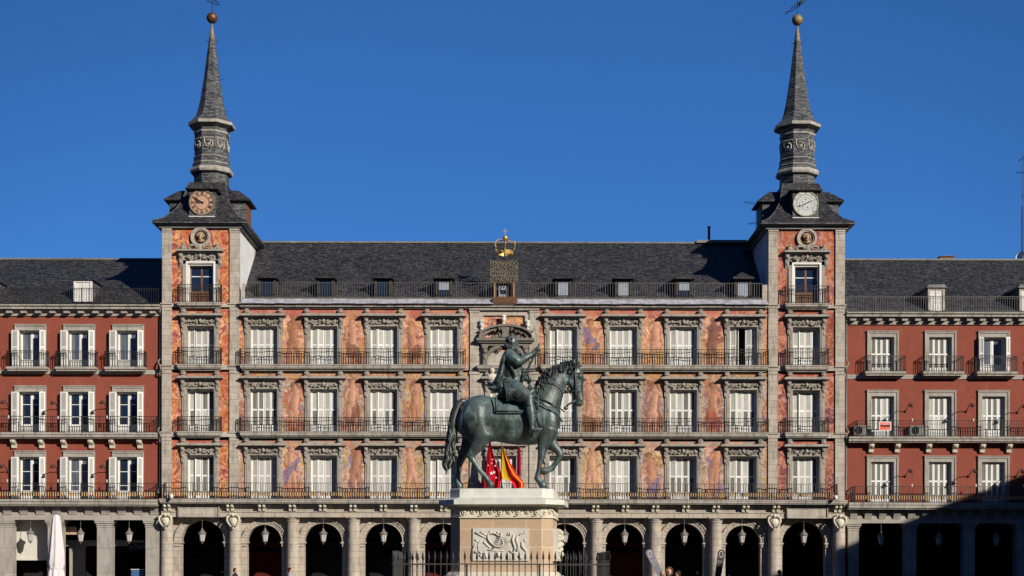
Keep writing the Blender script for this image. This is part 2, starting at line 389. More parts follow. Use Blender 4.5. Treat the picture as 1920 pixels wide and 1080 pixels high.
def figure(u, v, rs):
    """distance field of a generic painted nude in a unit panel (u -0.5..0.5, v 0..1)"""
    q = lambda a, b: rs.uniform(a, b)
    hx = q(-.10,.10); lean = q(-.12,.12)
    pel = (hx, q(.44,.50)); neck = (hx+lean, q(.76,.80)); head = (neck[0]+q(-.05,.05), neck[1]+.09)
    sl = (neck[0]-.14, neck[1]-.03); sr = (neck[0]+.14, neck[1]-.03)
    seg = [(pel, neck, .115, .12), (sl, sr, .075, .075), ((pel[0]-.04,pel[1]), (pel[0]+.04,pel[1]), .13, .13)]
    for sgn, s_ in ((-1, sl), (1, sr)):
        el = (s_[0]+sgn*q(-.02,.14), s_[1]-q(.02,.18)); ha = (el[0]-sgn*q(.0,.22), el[1]+q(-.14,.18))
        kn = (pel[0]+sgn*q(.04,.18), pel[1]-q(.14,.24)); fo = (kn[0]+sgn*q(-.12,.06), kn[1]-q(.18,.24))
        seg += [(s_, el, .05, .042), (el, ha, .040, .028), ((pel[0]+sgn*.06, pel[1]-.02), kn, .085, .058), (kn, fo, .055, .030)]
    asp = 2.55; d = np.full(u.shape, 9.0); tone = np.zeros(u.shape)
    for a, b, ra, rb in seg:
        ax, ay = a[0], a[1]*asp; bx, by = b[0], b[1]*asp
        dx, dy = bx-ax, by-ay; L2 = dx*dx+dy*dy+1e-9
        t_ = np.clip(((u-ax)*dx+(v*asp-ay)*dy)/L2, 0, 1)
        ex = u-(ax+dx*t_); dd = np.hypot(ex, v*asp-(ay+dy*t_))-(ra+(rb-ra)*t_)*1.25
        m = dd < d; tone = np.where(m, ex/(ra*1.3), tone); d = np.minimum(d, dd)
    hd = np.hypot(u-head[0], (v-head[1])*asp)-.10
    hair = np.hypot(u-head[0]+.03, (v-head[1]-.02)*asp)-.135
    return np.minimum(d, hd), tone, hair
def fresco(x, z, x0, x1, z0, z1, kind, seed, gaps=(), topband=0.36):
    h = z1-z0; v = (z-z0)/h
    wx = x+.5*(fbm(x*1.3, z*1.3, seed+5)-.5)*2; wz = z+.5*(fbm(x*1.3+9, z*1.3+4, seed+8)-.5)*2
    sc = (.9, 2.2) if kind in ('sunset',) else (1.5, 1.5)
    f = fbm(wx*sc[0], wz*sc[1], seed, 4)
    if kind not in ('flame','ember'): f = f+.22*(fbm(wx*4, wz*4, seed+301, 3)-.5)
    if kind in ('flame','ember'):                       # long curling licks of colour
        f = .5+.5*np.sin(9*fbm(wx*.9, wz*.7, seed+3, 3)+6*f+3*wx)
    elif kind in ('myth','pastel'):
        f = .5+.45*np.sin(10*f+2.5*wz)
    else: f = np.clip((f-.5)*2.1+.5, 0, 1)
    col = palette(f, kind)
    shade = fbm(x*.55+3, z*.55, seed+201, 3); col = col*(.72+.5*shade)[:, None]
    ln = np.abs(np.sin(14*fbm(wx*1.1, wz*1.1, seed+31, 3)))          # brush contour lines
    col = col*(1-.32*(ln < .16)[:, None])+.10*(ln > .97)[:, None]
    st_ = fbm(wx*6+2*fbm(x*3,z*3,seed+11,2), wz*6, seed+401, 3); col = col*(.78+.44*np.clip((st_-.5)*1.7+.5, 0, 1))[:, None]
    l2 = np.abs(np.sin(18*fbm(wx*1.2+4, wz*1.2, seed+431, 3))); k2 = .12 if kind == 'sunset' else .30; col = col*(1-k2*(l2 < .16)[:, None]); col = col+(.10*(l2 > .985)[:, None])
    if kind == 'sunset':
        yl = np.exp(-((v-.30)/.10)**2)[:, None]*.55; col = col*(1-yl)+lin((236,180,96))*yl
        lo = np.clip((.12-v)/.12, 0, 1)[:, None]*.7; col = col*(1-lo)+lin((176,150,150))*lo
    for k, (gc, gw) in enumerate(gaps):
        rs = random.Random(seed*100+k); u = (x-gc)/gw; m = np.abs(u) < .52
        s = rs.uniform(1.0, 1.22); vv = (v+rs.uniform(-.02,.10))/s*1.12
        d, tone, hair = figure(u*.74, vv, rs)
        base = [lin((200,140,104)), lin((178,118,86)), lin((132,92,84)), lin((212,156,124))][rs.randrange(4)]
        fl = base*(.96+.55*np.clip(tone, -1, 1)[:, None])*(.80+.4*fbm(x*2.2, z*2.2, seed+71, 2)[:, None])*(.88+.25*fbm(x*6, z*6, seed+77, 2)[:, None])
        if kind != 'sunset':
            dr = [(120,112,170),(206,90,60),(222,186,96),(150,110,130)][rs.randrange(4)]
            nz_ = fbm(x*2.3, z*2.3, seed+90+k, 3)
            dm = (m & (hair > .05) & (d > 0) & (d < .30*(nz_-.35)) & (v < .8))[:, None]*.7; col = col*(1-dm)+lin(dr)*dm
        hm = (m & (hair < 0))[:, None]*.8; col = col*(1-hm)+lin([(120,80,60),(190,140,80),(150,90,60)][rs.randrange(3)])*hm
        fm = np.clip(-d/.02, 0, 1)[:, None]*m[:, None]*.86; col = col*(1-fm)+fl*fm; col = col*(1-.22*((ln < .10) & (d < 0) & m)[:, None])
        if rs.random() < .75:                        # painted cloth wrapped over part of the figure
            c2 = lin([(124,116,156),(170,76,56),(206,170,100),(140,92,66),(190,176,168)][rs.randrange(5)]); lo, hi = rs.choice([(.0,.40),(.22,.46),(.46,.70),(.0,.28)])
            wv = vv+.30*u*rs.choice((-1,1))+.12*(fbm(x*2.5, z*2.5, seed+95+k, 2)-.5)*2; dm = ((d < .16*fbm(x*2.2+7, z*2.2, seed+99+k, 2)) & m & (wv > lo) & (wv < hi))[:, None]*.78; fold = (.72+.5*np.abs(np.sin(26*fbm(x*1.3, z*.7, seed+97+k, 3))))[:, None]; col = col*(1-dm)+c2*fold*dm
        om = (np.abs(d) < .014)[:, None]*m[:, None]*.45; col = col*(1-om)+lin((120,66,52))*om
    if topband:
        tb = ((z > z1-topband))[:, None]*.85; bc_ = palette(np.clip(fbm(wx*1.6, wz*3, seed+55, 3)*1.5-.25, 0, 1), {'myth':'band2','pastel':'band1'}.get(kind,'band')); col = col*(1-tb)+bc_*tb
    lum = col.mean(1)[:, None]; ds = .12 if kind in ('flame','ember') else .17
    col = col*(1-ds)+lum*np.array([1.10,1.0,.92])*ds
    col = col*np.array([.93,.865,.855])
    return np.clip(col, .01, 1)
def mural(parent, x0, x1, z0, z1, y, kind, seed, holes=(), gaps=(), topband=.36, step=.042):
    nx, nz = int(round((x1-x0)/step)), int(round((z1-z0)/step))
    xs = np.linspace(x0, x1, nx+1); zs = np.linspace(z0, z1, nz+1)
    VX, VZ = np.meshgrid(xs, zs); i, j = np.meshgrid(np.arange(nx), np.arange(nz)); i = i.ravel(); j = j.ravel()
    cx = (xs[i]+xs[i+1])/2; cz = (zs[j]+zs[j+1])/2; keep = np.ones(len(cx), bool)
    for a, b, c_, d in holes: keep &= ~((cx > a) & (cx < b) & (cz > c_) & (cz < d))
    i = i[keep]; j = j[keep]; cx = cx[keep]; cz = cz[keep]
    col = fresco(cx, cz, x0, x1, z0, z1, kind, seed, gaps, topband)
    n = len(i); a = j*(nx+1)+i; F = np.stack([a, a+1, a+nx+2, a+nx+1], 1).astype(np.int32)
    o = Vector((0,0,0)); p_ = wloc(parent)  # olive yellow and duller red: fold shade put into the cloth colour
    V = np.stack([VX.ravel()-p_.x, np.full(VX.size, y-p_.y), VZ.ravel()-p_.z], 1).astype(np.float32)
    me = bpy.data.meshes.new('mural'); me.vertices.add(len(V)); me.vertices.foreach_set('co', V.ravel())
    me.loops.add(4*n); me.loops.foreach_set('vertex_index', F.ravel()); me.polygons.add(n)
    me.polygons.foreach_set('loop_start', np.arange(0, 4*n, 4, dtype=np.int32)); me.update(calc_edges=True)
    at = me.color_attributes.new('col', 'FLOAT_COLOR', 'CORNER')
    cc = np.ones((4*n, 4), np.float32); cc[:, :3] = np.repeat(col*(.82 if kind in ('flame','ember') else .90), 4, 0); at.data.foreach_set('color', cc.ravel())
    me.materials.append(M['mural']); return link('mural', me, parent)

# -- window kit ------------------------------------------------------------
WOP, WSU = 1.70, 2.43         # opening and surround widths
def panel_mesh(h, w, top_open, bot_open, key={}):
    k = (round(h,2), round(w,3), top_open, bot_open)
    if k in key: return key[k]
    mb = MB(); s = .065; t_ = .035
    mb.box(0, s, 0, t_, 0, h); mb.box(w-s, w, 0, t_, 0, h)
    for za, zb in ((0, .42 if h > 2.2 else .3), (h*.53-.05, h*.53+.05), (h-.09, h)): mb.box(s, w-s, .002, t_-.002, za, zb)
    lo = .42 if h > 2.2 else .3; nfr = len(mb.f)
    for (za, zb, op) in ((lo, h*.53-.05, bot_open), (h*.53+.05, h-.09, top_open)):
        if op is None: mb.box(s, w-s, .012, t_-.008, za, zb); continue
        n = int((zb-za)/.062); p_ = (zb-za)/n
        for i in range(n):
            z0 = za+i*p_
            if op: mb.add([(s,.002,z0+.010),(w-s,.002,z0+.010),(w-s,.033,z0+.030),(s,.033,z0+.030),(s,.002,z0+.016),(w-s,.002,z0+.016),(w-s,.033,z0+.036),(s,.033,z0+.036)],
                          [(0,3,2,1),(4,5,6,7),(0,1,5,4),(1,2,6,5),(2,3,7,6),(3,0,4,7)])
            else:  mb.add([(s,.004,z0),(w-s,.004,z0),(w-s,.030,z0+p_*1.05),(s,.030,z0+p_*1.05),(s,.010,z0),(w-s,.010,z0),(w-s,.034,z0+p_*1.05),(s,.034,z0+p_*1.05)],
                          [(0,3,2,1),(4,5,6,7),(0,1,5,4),(1,2,6,5),(2,3,7,6),(3,0,4,7)])
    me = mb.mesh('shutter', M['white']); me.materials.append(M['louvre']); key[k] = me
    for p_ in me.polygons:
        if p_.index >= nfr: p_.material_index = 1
    return me
def garland_mesh(w, h, seed):
    rs = random.Random(seed); mb = MB(); n = 15
    for i in range(n):                                   # drooping swags of leaves and fruit around a central mask
        t_ = i/(n-1); x = (t_-.5)*w*.96; sag = h*(.5-.30*abs(math.sin(math.pi*t_*2)))
        for k in range(2):
            mb.sph((x+rs.uniform(-.04,.04), -.06-rs.uniform(0,.09), sag+rs.uniform(-.30,.22)*h), rs.uniform(.04,.075), 1.2, .8, rs.uniform(.7,1.2), 6, 4)
    mb.sph((0,-.14,h*.48), .12, .9, .7, 1.15, 8, 6)
    for sg in (-1, 1):                                   # C scrolls
        for c0, rr in ((.17, .085), (.50, .075)):
            pts = [(sg*(c0*w*.8 + rr*math.cos(a_)*(1-.09*i)), -.12, h*.50+rr*math.sin(a_)*(1-.09*i)) for i, a_ in enumerate([q*.75 for q in range(8)])]
            mb.loft(pts, .032, n=5)
    return mb.mesh('carved_frieze', M['trim'], True)
GAR = {}
def urn_mb(mb, x, y, z, h, seed=0):
    """carved bouquet-topped boss standing on a hood"""
    mb.lathe([(.10,z),(.11,z+.12*h),(.06,z+.2*h),(.05,z+.28*h),(.15,z+.45*h),(.16,z+.6*h),(.09,z+.72*h),(.13,z+.78*h),(.14,z+.9*h),(.05,z+h)], x, y, 10)
    rs = random.Random(seed)
    for i in range(7): mb.sph((x+rs.uniform(-.12,.12), y+rs.uniform(-.1,.0), z+h*rs.uniform(.78,1.0)), .055, n=6, m=4)
HOODM = {}
def surround_mesh(h, lint, fz, hoodz, bossz):
    """stone window surround in local coordinates: origin = bottom centre of the opening on the wall plane"""
    k = (round(h,2), round(fz,2))
    if k in HOODM: return HOODM[k]
    mb = MB(); a, b = WOP/2, WSU/2; d = .60
    mb.box(-b+.06, -a, -.07, d, 0, h); mb.box(a, b-.06, -.07, d, 0, h)
    mb.box(-b+.16, -a-.07, -.10, -.07, 0, h); mb.box(a+.07, b-.16, -.10, -.07, 0, h)
    mb.box(-b+.06, b-.06, -.09, d, h, h+lint); mb.box(-b+.16, b-.16, -.05, .12, h+lint, fz)
    mb.box(-b+.02, b-.02, -.15, .05, fz, fz+.05)
    for s in (-1, 1):                                # scroll consoles
        cx = s*(b-.13)
        mb.prism_x([(-.02, h+lint*.2-.55), (-.10, h-.40), (-.12, h-.10), (-.16, h+lint*.4), (-.26, fz-.12), (-.30, fz), (0, fz)], cx-.11, cx+.11)
        mb.lathe([(.085,-1),(.085,1)], 0, 0, 10) if False else None
        mb.sph((cx, -.24, fz-.13), .12, 1, .8, 1, 8, 6); mb.sph((cx, -.13, h-.06), .10, 1, .7, 1.1, 8, 6); mb.sph((cx, -.09, h-.42), .075, 1, .7, 1.5, 8, 5)
    hw = 1.42
    mb.box(-hw+.16, hw-.16, -.30, .05, fz+.05, hoodz-.07); mb.box(-hw, hw, -.46, .05, hoodz-.07, hoodz+.03)
    mb.box(-hw+.04, hw-.04, -.40, .05, hoodz+.03, hoodz+.08)
    for s in (-1, 1):
        mb.box(s*1.05-.14, s*1.05+.14, -.28, .02, hoodz+.08, hoodz+.13)
        mb.sph((s*1.05, -.17, hoodz+.22), .15, 1.15, .9, .62, 8, 6); mb.sph((s*1.05, -.18, hoodz+.34), .13, 1.05, .85, .6, 8, 6)
        for q in range(5): mb.sph((s*1.05+.13*math.cos(q*1.3), -.2+.06*math.sin(q*2.1), hoodz+.30+.05*math.sin(q*1.7)), .05, n=6, m=4)
    me = mb.mesh('window_surround', M['trim']); HOODM[k] = me; return me
BACKM = {}
def fancy_window(parent, xc, z0, h, lint, fz, hoodz, seed, var=0, dy=.20, label=None):
    rs = random.Random(seed)
    w = link('window', surround_mesh(h, lint, fz, hoodz, 0), parent, (xc, 0, z0))
    if label: w['label'] = label
    k = (round(h,2),)
    if k not in BACKM:
        b_ = MB(); b_.box(-WOP/2-.02, WOP/2+.02, .9, .92, -.05, h+.05); reveal(b_, -WOP/2, WOP/2, 0, h, .60, .9)
        f_ = MB(); ww = WOP/2
        f_.box(-ww, -ww+.05, .0, .06, 0, h); f_.box(ww-.05, ww, .0, .06, 0, h); f_.box(-ww+.05, ww-.05, .0, .06, h-.05, h); f_.box(-ww, ww, -.02, .08, -.02, .03)
        BACKM[k] = (b_.mesh('interior', M['void']), f_.mesh('frame', M['white']))
    link('interior', BACKM[k][0], w, (xc, 0, z0)); link('frame', BACKM[k][1], w, (xc, dy-.02, z0))
    g_ = seed % 6
    if g_ not in GAR: GAR[g_] = garland_mesh(1.75, .34, g_+40)
    link('carved_frieze', GAR[g_], w, (xc, -.06, z0+h+lint+.02))
    pw = (WOP-.10)/4; x = xc-WOP/2+.05
    for k4 in range(4):                                  # two folding leaves of two louvred panels
        if var == 2: op = [(False,False),(False,True),(True,True),(True,False)][k4] if seed % 2 else [(True,True),(True,True),(False,True),(True,True)][k4]
        elif var == 1: op = (rs.random() < .25, rs.random() < .45)
        else: op = (False, False)
        me = panel_mesh(h-.06, pw-.01, *op)
        ang = 0; yy = dy+.01; xx = x+k4*pw
        fold = rs.uniform(.14,.30)*(1 if rs.random() < .75 else 0)
        if k4 == 0: ang = -fold
        if k4 == 1: ang = fold; yy -= 0
        if k4 == 2: ang = -fold*.5
        if k4 == 3: ang = fold*.5
        base_y = {0: 0, 1: -pw*math.sin(fold), 2: 0, 3: -pw*math.sin(fold*.5)}[k4]
        if var == 9 and k4 in (1, 2):                    # one window stands half open
            if k4 == 1: ang, yy, xx = R(-78), dy+.36, xx+.02
            if k4 == 2: ang, yy, xx = R(-12), dy-.05, xx+.15
            base_y = 0
        link('shutter', me, w, (xx, yy+base_y, z0+.03), (0, 0, ang))
    return w

# ------------------------------------------------------------------ the painted palace between the towers
CX = X(943.5)
cb = thing('painted_building', (CX, 0, 0), 'wide frescoed stone building of three painted storeys between two clock towers above an arcade', 'building')
WIN = [494, 606.5, 719, 831.5, 1055.5, 1168, 1280.5, 1393]
LT, RT = (303.5, 447.5), (1439.5, 1582.5)
# storey table: (wall bottom, wall top, opening bottom, opening top, lintel top, frieze top, hood top)
ST = {3: (695, 581, 685.5, 613, 609.5, 598.5, 593), 2: (821, 699, 811.5, 731, 727, 715.5, 710), 1: (938, 827, 935.5, 855, 851, 840, 835.5)}
kinds = {3: 'sunset', 2: 'myth', 1: 'pastel'}
def do_windows(parent, xs, st, seed0, vars_):
    wb, wt, ob, ot, lt_, ft, ht = ST[st]
    z0 = Z(ob); h = Z(ot)-z0
    for k, px in enumerate(xs):
        fancy_window(parent, X(px), z0, h, .12, Z(ft)-z0, Z(ht)-z0, seed0+k, vars_[k % len(vars_)], .44 if st == 1 else .27)
def holes_for(xs, st):
    wb, wt, ob, ot, *_ = ST[st]
    return [(X(px)-WOP/2-.1, X(px)+WOP/2+.1, Z(ob)-.3, Z(ot)+.06) for px in xs]
for st, vs1, vs2 in ((3, [0,0,0,0], [0,0,0,9]), (2, [2,1,1,0], [0,2,2,1]), (1, [0,0,0,0], [1,0,1,1])):
    wb, wt = ST[st][:2]
    for side, (xa, xb), xs, vv in ((0, (447.5, 879), WIN[:4], vs1), (1, (1010, 1439.5), WIN[4:], vs2)):
        gc = [((X(xs[i])+X(xs[i+1]))/2, 1.36) for i in range(3)]
        mural(cb, X(xa), X(xb), Z(wb), Z(wt), 0, kinds[st], st*10+side, holes_for(xs, st), gc, .42)
        do_windows(cb, xs, st, st*20+side*7, vv)
# centre bay masonry
mb = MB()
cx0, cx1 = X(879), X(1010)
ow = (X(922)-.02, X(967)+.02)
wall_holes(mb, cx0, cx1, Z(946), Z(578), -.02, [(ow[0], ow[1], Z(936), Z(851)), (X(905), X(983), Z(660), Z(592)), (X(918), X(968), Z(811), Z(712))], .32)
mb.box(cx0, cx0+.02, -.02, .3, Z(946), Z(578))
for a, b in ((880.5, 897), (992, 1008.5)):                     # flat pilasters with blocks at each storey
    for zb, zt in ((696, 582), (822, 697), (938, 829)): mb.box(X(a), X(b), -.10, -.02, Z(zb)+.02, Z(zt)-.02)
    for zz in (582, 698, 829): mb.box(X(a)-.04, X(b)+.04, -.14, -.02, Z(zz+5), Z(zz))
obj('centre_bay', mb, M['stone'], cb)
mural(cb, X(905), X(983), Z(692), Z(592), .12, 'sunset', 77, (), (), 0, .04)
mb = MB()                                                      # broken segmental pediment and its columns
xm = X(947); hw = X(1001)-xm
mb.box(xm-hw, xm+hw, -.55, 0, Z(641), Z(636)); mb.box(xm-hw+.12, xm+hw-.12, -.42, 0, Z(644.5), Z(641)); mb.box(xm-hw+.3, xm+hw-.3, -.28, 0, Z(650), Z(644.5))
pts = [(xm+(hw-.15)*math.cos(a_), Z(636)+(Z(611)-Z(636)-.1)*math.sin(a_)) for a_ in [math.pi*i/20 for i in range(21)]]
for (xa, za), (xb, zb) in zip(pts[:-1], pts[1:]):
    mb.add([(xa,-.5,za),(xb,-.5,zb),(xb,0,zb),(xa,0,za),(xa,-.5,za+.13),(xb,-.5,zb+.13),(xb,0,zb+.13),(xa,0,za+.13)],[(0,1,2,3),(4,7,6,5),(0,4,5,1),(3,2,6,7),(0,3,7,4),(1,5,6,2)])
    k_ = .80
    xa2, xb2 = xm+(xa-xm)*k_, xm+(xb-xm)*k_; za2, zb2 = Z(636)+(za-Z(636))*k_, Z(636)+(zb-Z(636))*k_
    mb.add([(xa2,-.3,za2),(xb2,-.3,zb2),(xb,-.3,zb),(xa,-.3,za)],[(0,1,2,3)]); mb.add([(xa2,-.3,za2),(xb2,-.3,zb2),(xb2,0,zb2),(xa2,0,za2)],[(0,3,2,1)])
for s in (-1, 1):
    c_ = xm+s*1.27
    mb.box(c_-.13, c_+.13, -.30, -.02, Z(690), Z(652)); mb.box(c_-.18, c_+.18, -.36, -.02, Z(655), Z(650)); mb.sph((c_,-.32,Z(660)), .15, 1,.7,1.1); mb.sph((c_,-.30,Z(672)), .10, 1,.7,1.8)
    arc = []                                                   # big volutes flanking the niche
    for i in range(9): a_ = math.pi-i*math.pi/2/8; arc.append((xm+s*(-(0)+.35+.95*(-math.cos(a_))), -.2, Z(688)+1.2*math.sin(a_)))
    mb.loft(arc, [.10+.012*i for i in range(9)], n=6)
    sp_ = [(xm+s*(.40+.19*(1-i*.07)*math.cos(i*.7)), -.24, Z(657)+.19*(1-i*.07)*math.sin(i*.7)) for i in range(12)]
    mb.loft(sp_, .045, n=5)
    mb.box(xm+s*1.50-.22, xm+s*1.50+.22, -.30, -.02, Z(623.5), Z(621.5))
mb.prism([(xm-.30,Z(613)),(xm+.30,Z(613)),(xm+.18,Z(626)),(xm+.26,Z(634)),(xm-.26,Z(634)),(xm-.18,Z(626))], -.42, -.05)
for s in (-1,1):
    mb.loft([(xm+s*.30,-.38,Z(614)),(xm+s*.42,-.38,Z(617)),(xm+s*.34,-.38,Z(621))], .06, n=6); mb.sph((xm+s*.78,-.2,Z(633)), .13); mb.sph((xm+s*.60,-.2,Z(634)), .10)

rs_ = random.Random(9)
for i in range(34): a_ = math.pi*rs_.random(); q_ = rs_.uniform(.25,.72); mb.sph((xm+hw*.9*q_*math.cos(a_), -.22-.1*rs_.random(), Z(635)+(Z(611)-Z(635))*q_*math.sin(a_)), rs_.uniform(.04,.09), n=6, m=5)
obj('pediment', mb, M['crest'], cb)
for px, pz, s_ in ((902, 620.5, 1), (943.5, 610.5, 2), (988.5, 620.5, 3)):
    mb = MB(); urn_mb(mb, X(px)+ (0), -.22, Z(pz), .62, s_); obj('urn', mb, M['marble'], cb, True)
for px in (922,):
    x_ = X(px); mb = MB(); mb.sph((x_,-.28,Z(696)), .19, .9,.9,1.2, 12, 10); mb.sph((x_+.02,-.44,Z(697)), .05); mb.sph((x_,-.22,Z(691)), .21, 1.05,.9,.8, 12, 8); mb.lathe([(.30,Z(716)),(.36,Z(709)),(.30,Z(705)),(.10,Z(702)),(.09,Z(698))], x_, -.25, 14, sy=.7); mb.prism([(x_-.22,Z(722)),(x_+.22,Z(722)),(x_+.14,Z(716)),(x_-.14,Z(716))], -.42, -.05); obj('bust', mb, M['relief'], cb, True)
mb = MB(); slab_mould(mb, X(893), X(1004), 0, Z(686.5), Z(694), .45); obj('string_course', mb, M['slab'], cb)
# centre windows of the two lower storeys
for st in (2, 1):
    wb, wt, ob, ot, lt_, ft, ht = ST[st]; z0 = Z(ob)
    fancy_window(cb, X(944.5), z0, Z(ot)-z0, .12, Z(ft)-z0, Z(ht)-z0, 90+st, 0, .30)
# floor slabs and railings
for a, b in ((451, 872), (1012, 1438)):
    for zt, zb, rl in ((686, 694.5, 655), (811.5, 820.5, 784)):
        mb = MB(); slab_mould(mb, X(a), X(b), 0, Z(zt), Z(zb), .48); sl_ = obj('balcony', mb, M['slab'], cb)
        mb = MB(); railing(mb, [(X(a)-.0, 0), (X(a)-.0, -.45), (X(b), -.45), (X(b), 0)], Z(zt, -.45), Z(rl, -.45)-Z(zt, -.45), .155, swag=True)
        obj('railing', mb, M['iron'], sl_)
mb = MB(); slab_mould(mb, X(302), X(1586), 0, Z(937.5), Z(946), .60); bl = obj('balcony', mb, M['slab'], cb)
mb = MB(); railing(mb, [(X(311), 0), (X(311), -.55), (X(1566), -.55), (X(1566), 0)], Z(937.5, -.55), Z(907, -.55)-Z(937.5, -.55), .15, second=.53); obj('railing', mb, M['iron'], bl)
mb = MB()
x = X(311)
while x < X(1566)-.1: mb.box(x+.035, x+.115, -.50, -.47, Z(931.5), Z(924.5)); x += .15
obj('light_strip', mb, M['ochre'], bl)
# pilaster strips of stone next to the painted fields, top cornice, zinc flashing
mb = MB()
mb.box(X(450), X(1437), -.30, .9, Z(577.5), Z(571)); mb.box(X(452), X(1436), -.16, .9, Z(580), Z(577.5)); mb.box(X(448), X(1439), -.42, .9, Z(573), Z(571)+.02)
mb.box(X(879), X(1010), -.2, 0, Z(583), Z(579.5))
obj('cornice', mb, M['slab'], cb)
mb = MB(); rs = random.Random(3); x = X(455)
while x < X(1437):
    w_ = rs.uniform(.62,.78); dz = rs.uniform(-.012,.012)
    x2 = min(x+w_-.012, X(1437))
    if not (X(921) < x+.3 < X(970)): mb.add([(x,-.50,Z(571.5)+dz),(x2,-.50,Z(571.5)+dz),(x2,-.05,Z(561)+dz),(x,-.05,Z(561)+dz),(x,-.50,Z(572.5)+dz),(x2,-.50,Z(572.5)+dz),(x2,-.05,Z(563)+dz),(x,-.05,Z(563)+dz)],[(0,1,2,3),(4,7,6,5),(0,4,5,1),(1,5,6,2),(3,7,4,0)])
    x += w_
obj('zinc_flashing', mb, M['zinc'], cb)
mb = MB(); mb.box(X(923), X(969), -.5, -.1, Z(571), Z(561)); mb.box(X(927), X(965), -.4, -.1, Z(561), Z(559)); obj('pedestal_block', mb, M['rust'], cb)
mb = MB(); mb.box(X(456),X(1436),-.08,.02,Z(563),Z(559)); railing(mb, [(X(464), -.05), (X(1427), -.05)], Z(560,-.05), Z(531,-.05)-Z(560,-.05), .155, second=None, r=.0115); obj('roof_railing', mb, M['galv'], cb)
mb = MB(); mb.box(X(1427)+.02, X(1437), -.12, .12, Z(562), Z(534)); mb.box(X(453), X(458), -.12, .12, Z(562), Z(534)); obj('railing_pier', mb, M['stone'], cb)
# roof
def yroof(z, z0=Z(560)): return .95+(z-z0)/.80
ZR = Z(457, 7.4)+.05; zb_ = Z(560)-.15
prof = [(.80, zb_), (1.05, zb_+.10), (1.45, zb_+.62), (7.4, ZR), (13.5, zb_), (13.5, zb_-.3), (.80, zb_-.3)]
mb = MB(); mb.prism_x(prof, X(380, 7), X(1510, 7)); rf = obj('roof', mb, M['slate'], cb)
mb = MB(); mb.box(X(380,7), X(1510,7), 7.25, 7.55, ZR-.06, ZR+.05); mb.box(X(1305,7), X(1400,7), 7.1, 7.7, ZR-.03, ZR+.16); obj('ridge_cap', mb, M['lead'], rf)
mb = MB(); mb.lathe([(.09,ZR),(.09,ZR+1.05),(.12,ZR+1.06),(.12,ZR+1.12)], X(1328,7.4), 7.4, 10); obj('flue', mb, M['rust'], rf)
# dormers
def dormer(parent, xc, bright, pyr, zt=Z(524,1.0), zb=Z(559,1.0), y0=.95, mat='rust', wid=.52):
    mb = MB(); a = wid
    mb.box(xc-a, xc-a+.14, y0, y0+2.6, zb, zt); mb.box(xc+a-.14, xc+a, y0, y0+2.6, zb, zt); mb.box(xc-a+.14, xc+a-.14, y0, y0+.3, zt-.08, zt); mb.box(xc-a+.14, xc+a-.14, y0, y0+.3, zb, zb+.08)
    d = obj('dormer', mb, M['brownwood'], parent)
    mb = MB(); z1 = zt
    mb.box(xc-a-.14, xc+a+.14, y0-.26, y0+3, z1, z1+.12)
    if pyr: mb.add([(xc-a-.12,y0-.2,z1+.10),(xc+a+.12,y0-.2,z1+.10),(xc+a+.12,y0+2.9,z1+.10),(xc-a-.12,y0+2.9,z1+.10),(xc,y0+.55,z1+.10+pyr),(xc,y0+2.4,z1+.10+pyr)],[(0,1,4),(1,2,5,4),(2,3,5),(3,0,4,5)])
    obj('dormer_roof', mb, M['slate'], d)
    mb = MB(); mb.box(xc-a+.16, xc+a-.16, y0+.10, y0+.13, zb+.08, zt-.08); p_ = obj('pane', mb, M['glass'], d)
    if bright:
        mb = MB(); zz = zb+.08 if bright == 1 else zb+.5
        mb.box(xc-a+.2, xc+a-.2, y0+.07, y0+.09, zz, zt-.12); obj('blind', mb, M['curtain' if bright != 3 else 'paintw'], d)
    return d
for k, px in enumerate((500, 609, 717, 831, 1055, 1168, 1281.5, 1392)):
    dormer(cb, X(px+.0, 1), [0,0,0,2,1,1,2,1][k], [.20,.18,.22,.20,.34,.40,.66,.48][k])
d = dormer(cb, X(943, .6), 1, 0, Z(531,.6), Z(559,.6), .6)
mb = MB(); xc = X(943,.6)
for s in (-1, 1): mb.box(xc+s*.60-.10, xc+s*.60+.10, .35, .58, Z(561,.5), Z(530,.5))
obj('door_post', mb, M['rust'], d); mb = MB(); mb.box(xc-.17, xc+.17, .62, .66, Z(551,.6), Z(544,.6)); mb.box(xc-.2,xc-.16,.62,.66,Z(544,.6),Z(541,.6)); mb.box(xc+.16,xc+.2,.62,.66,Z(544,.6),Z(541,.6)); obj('vent', mb, M['black'], d)

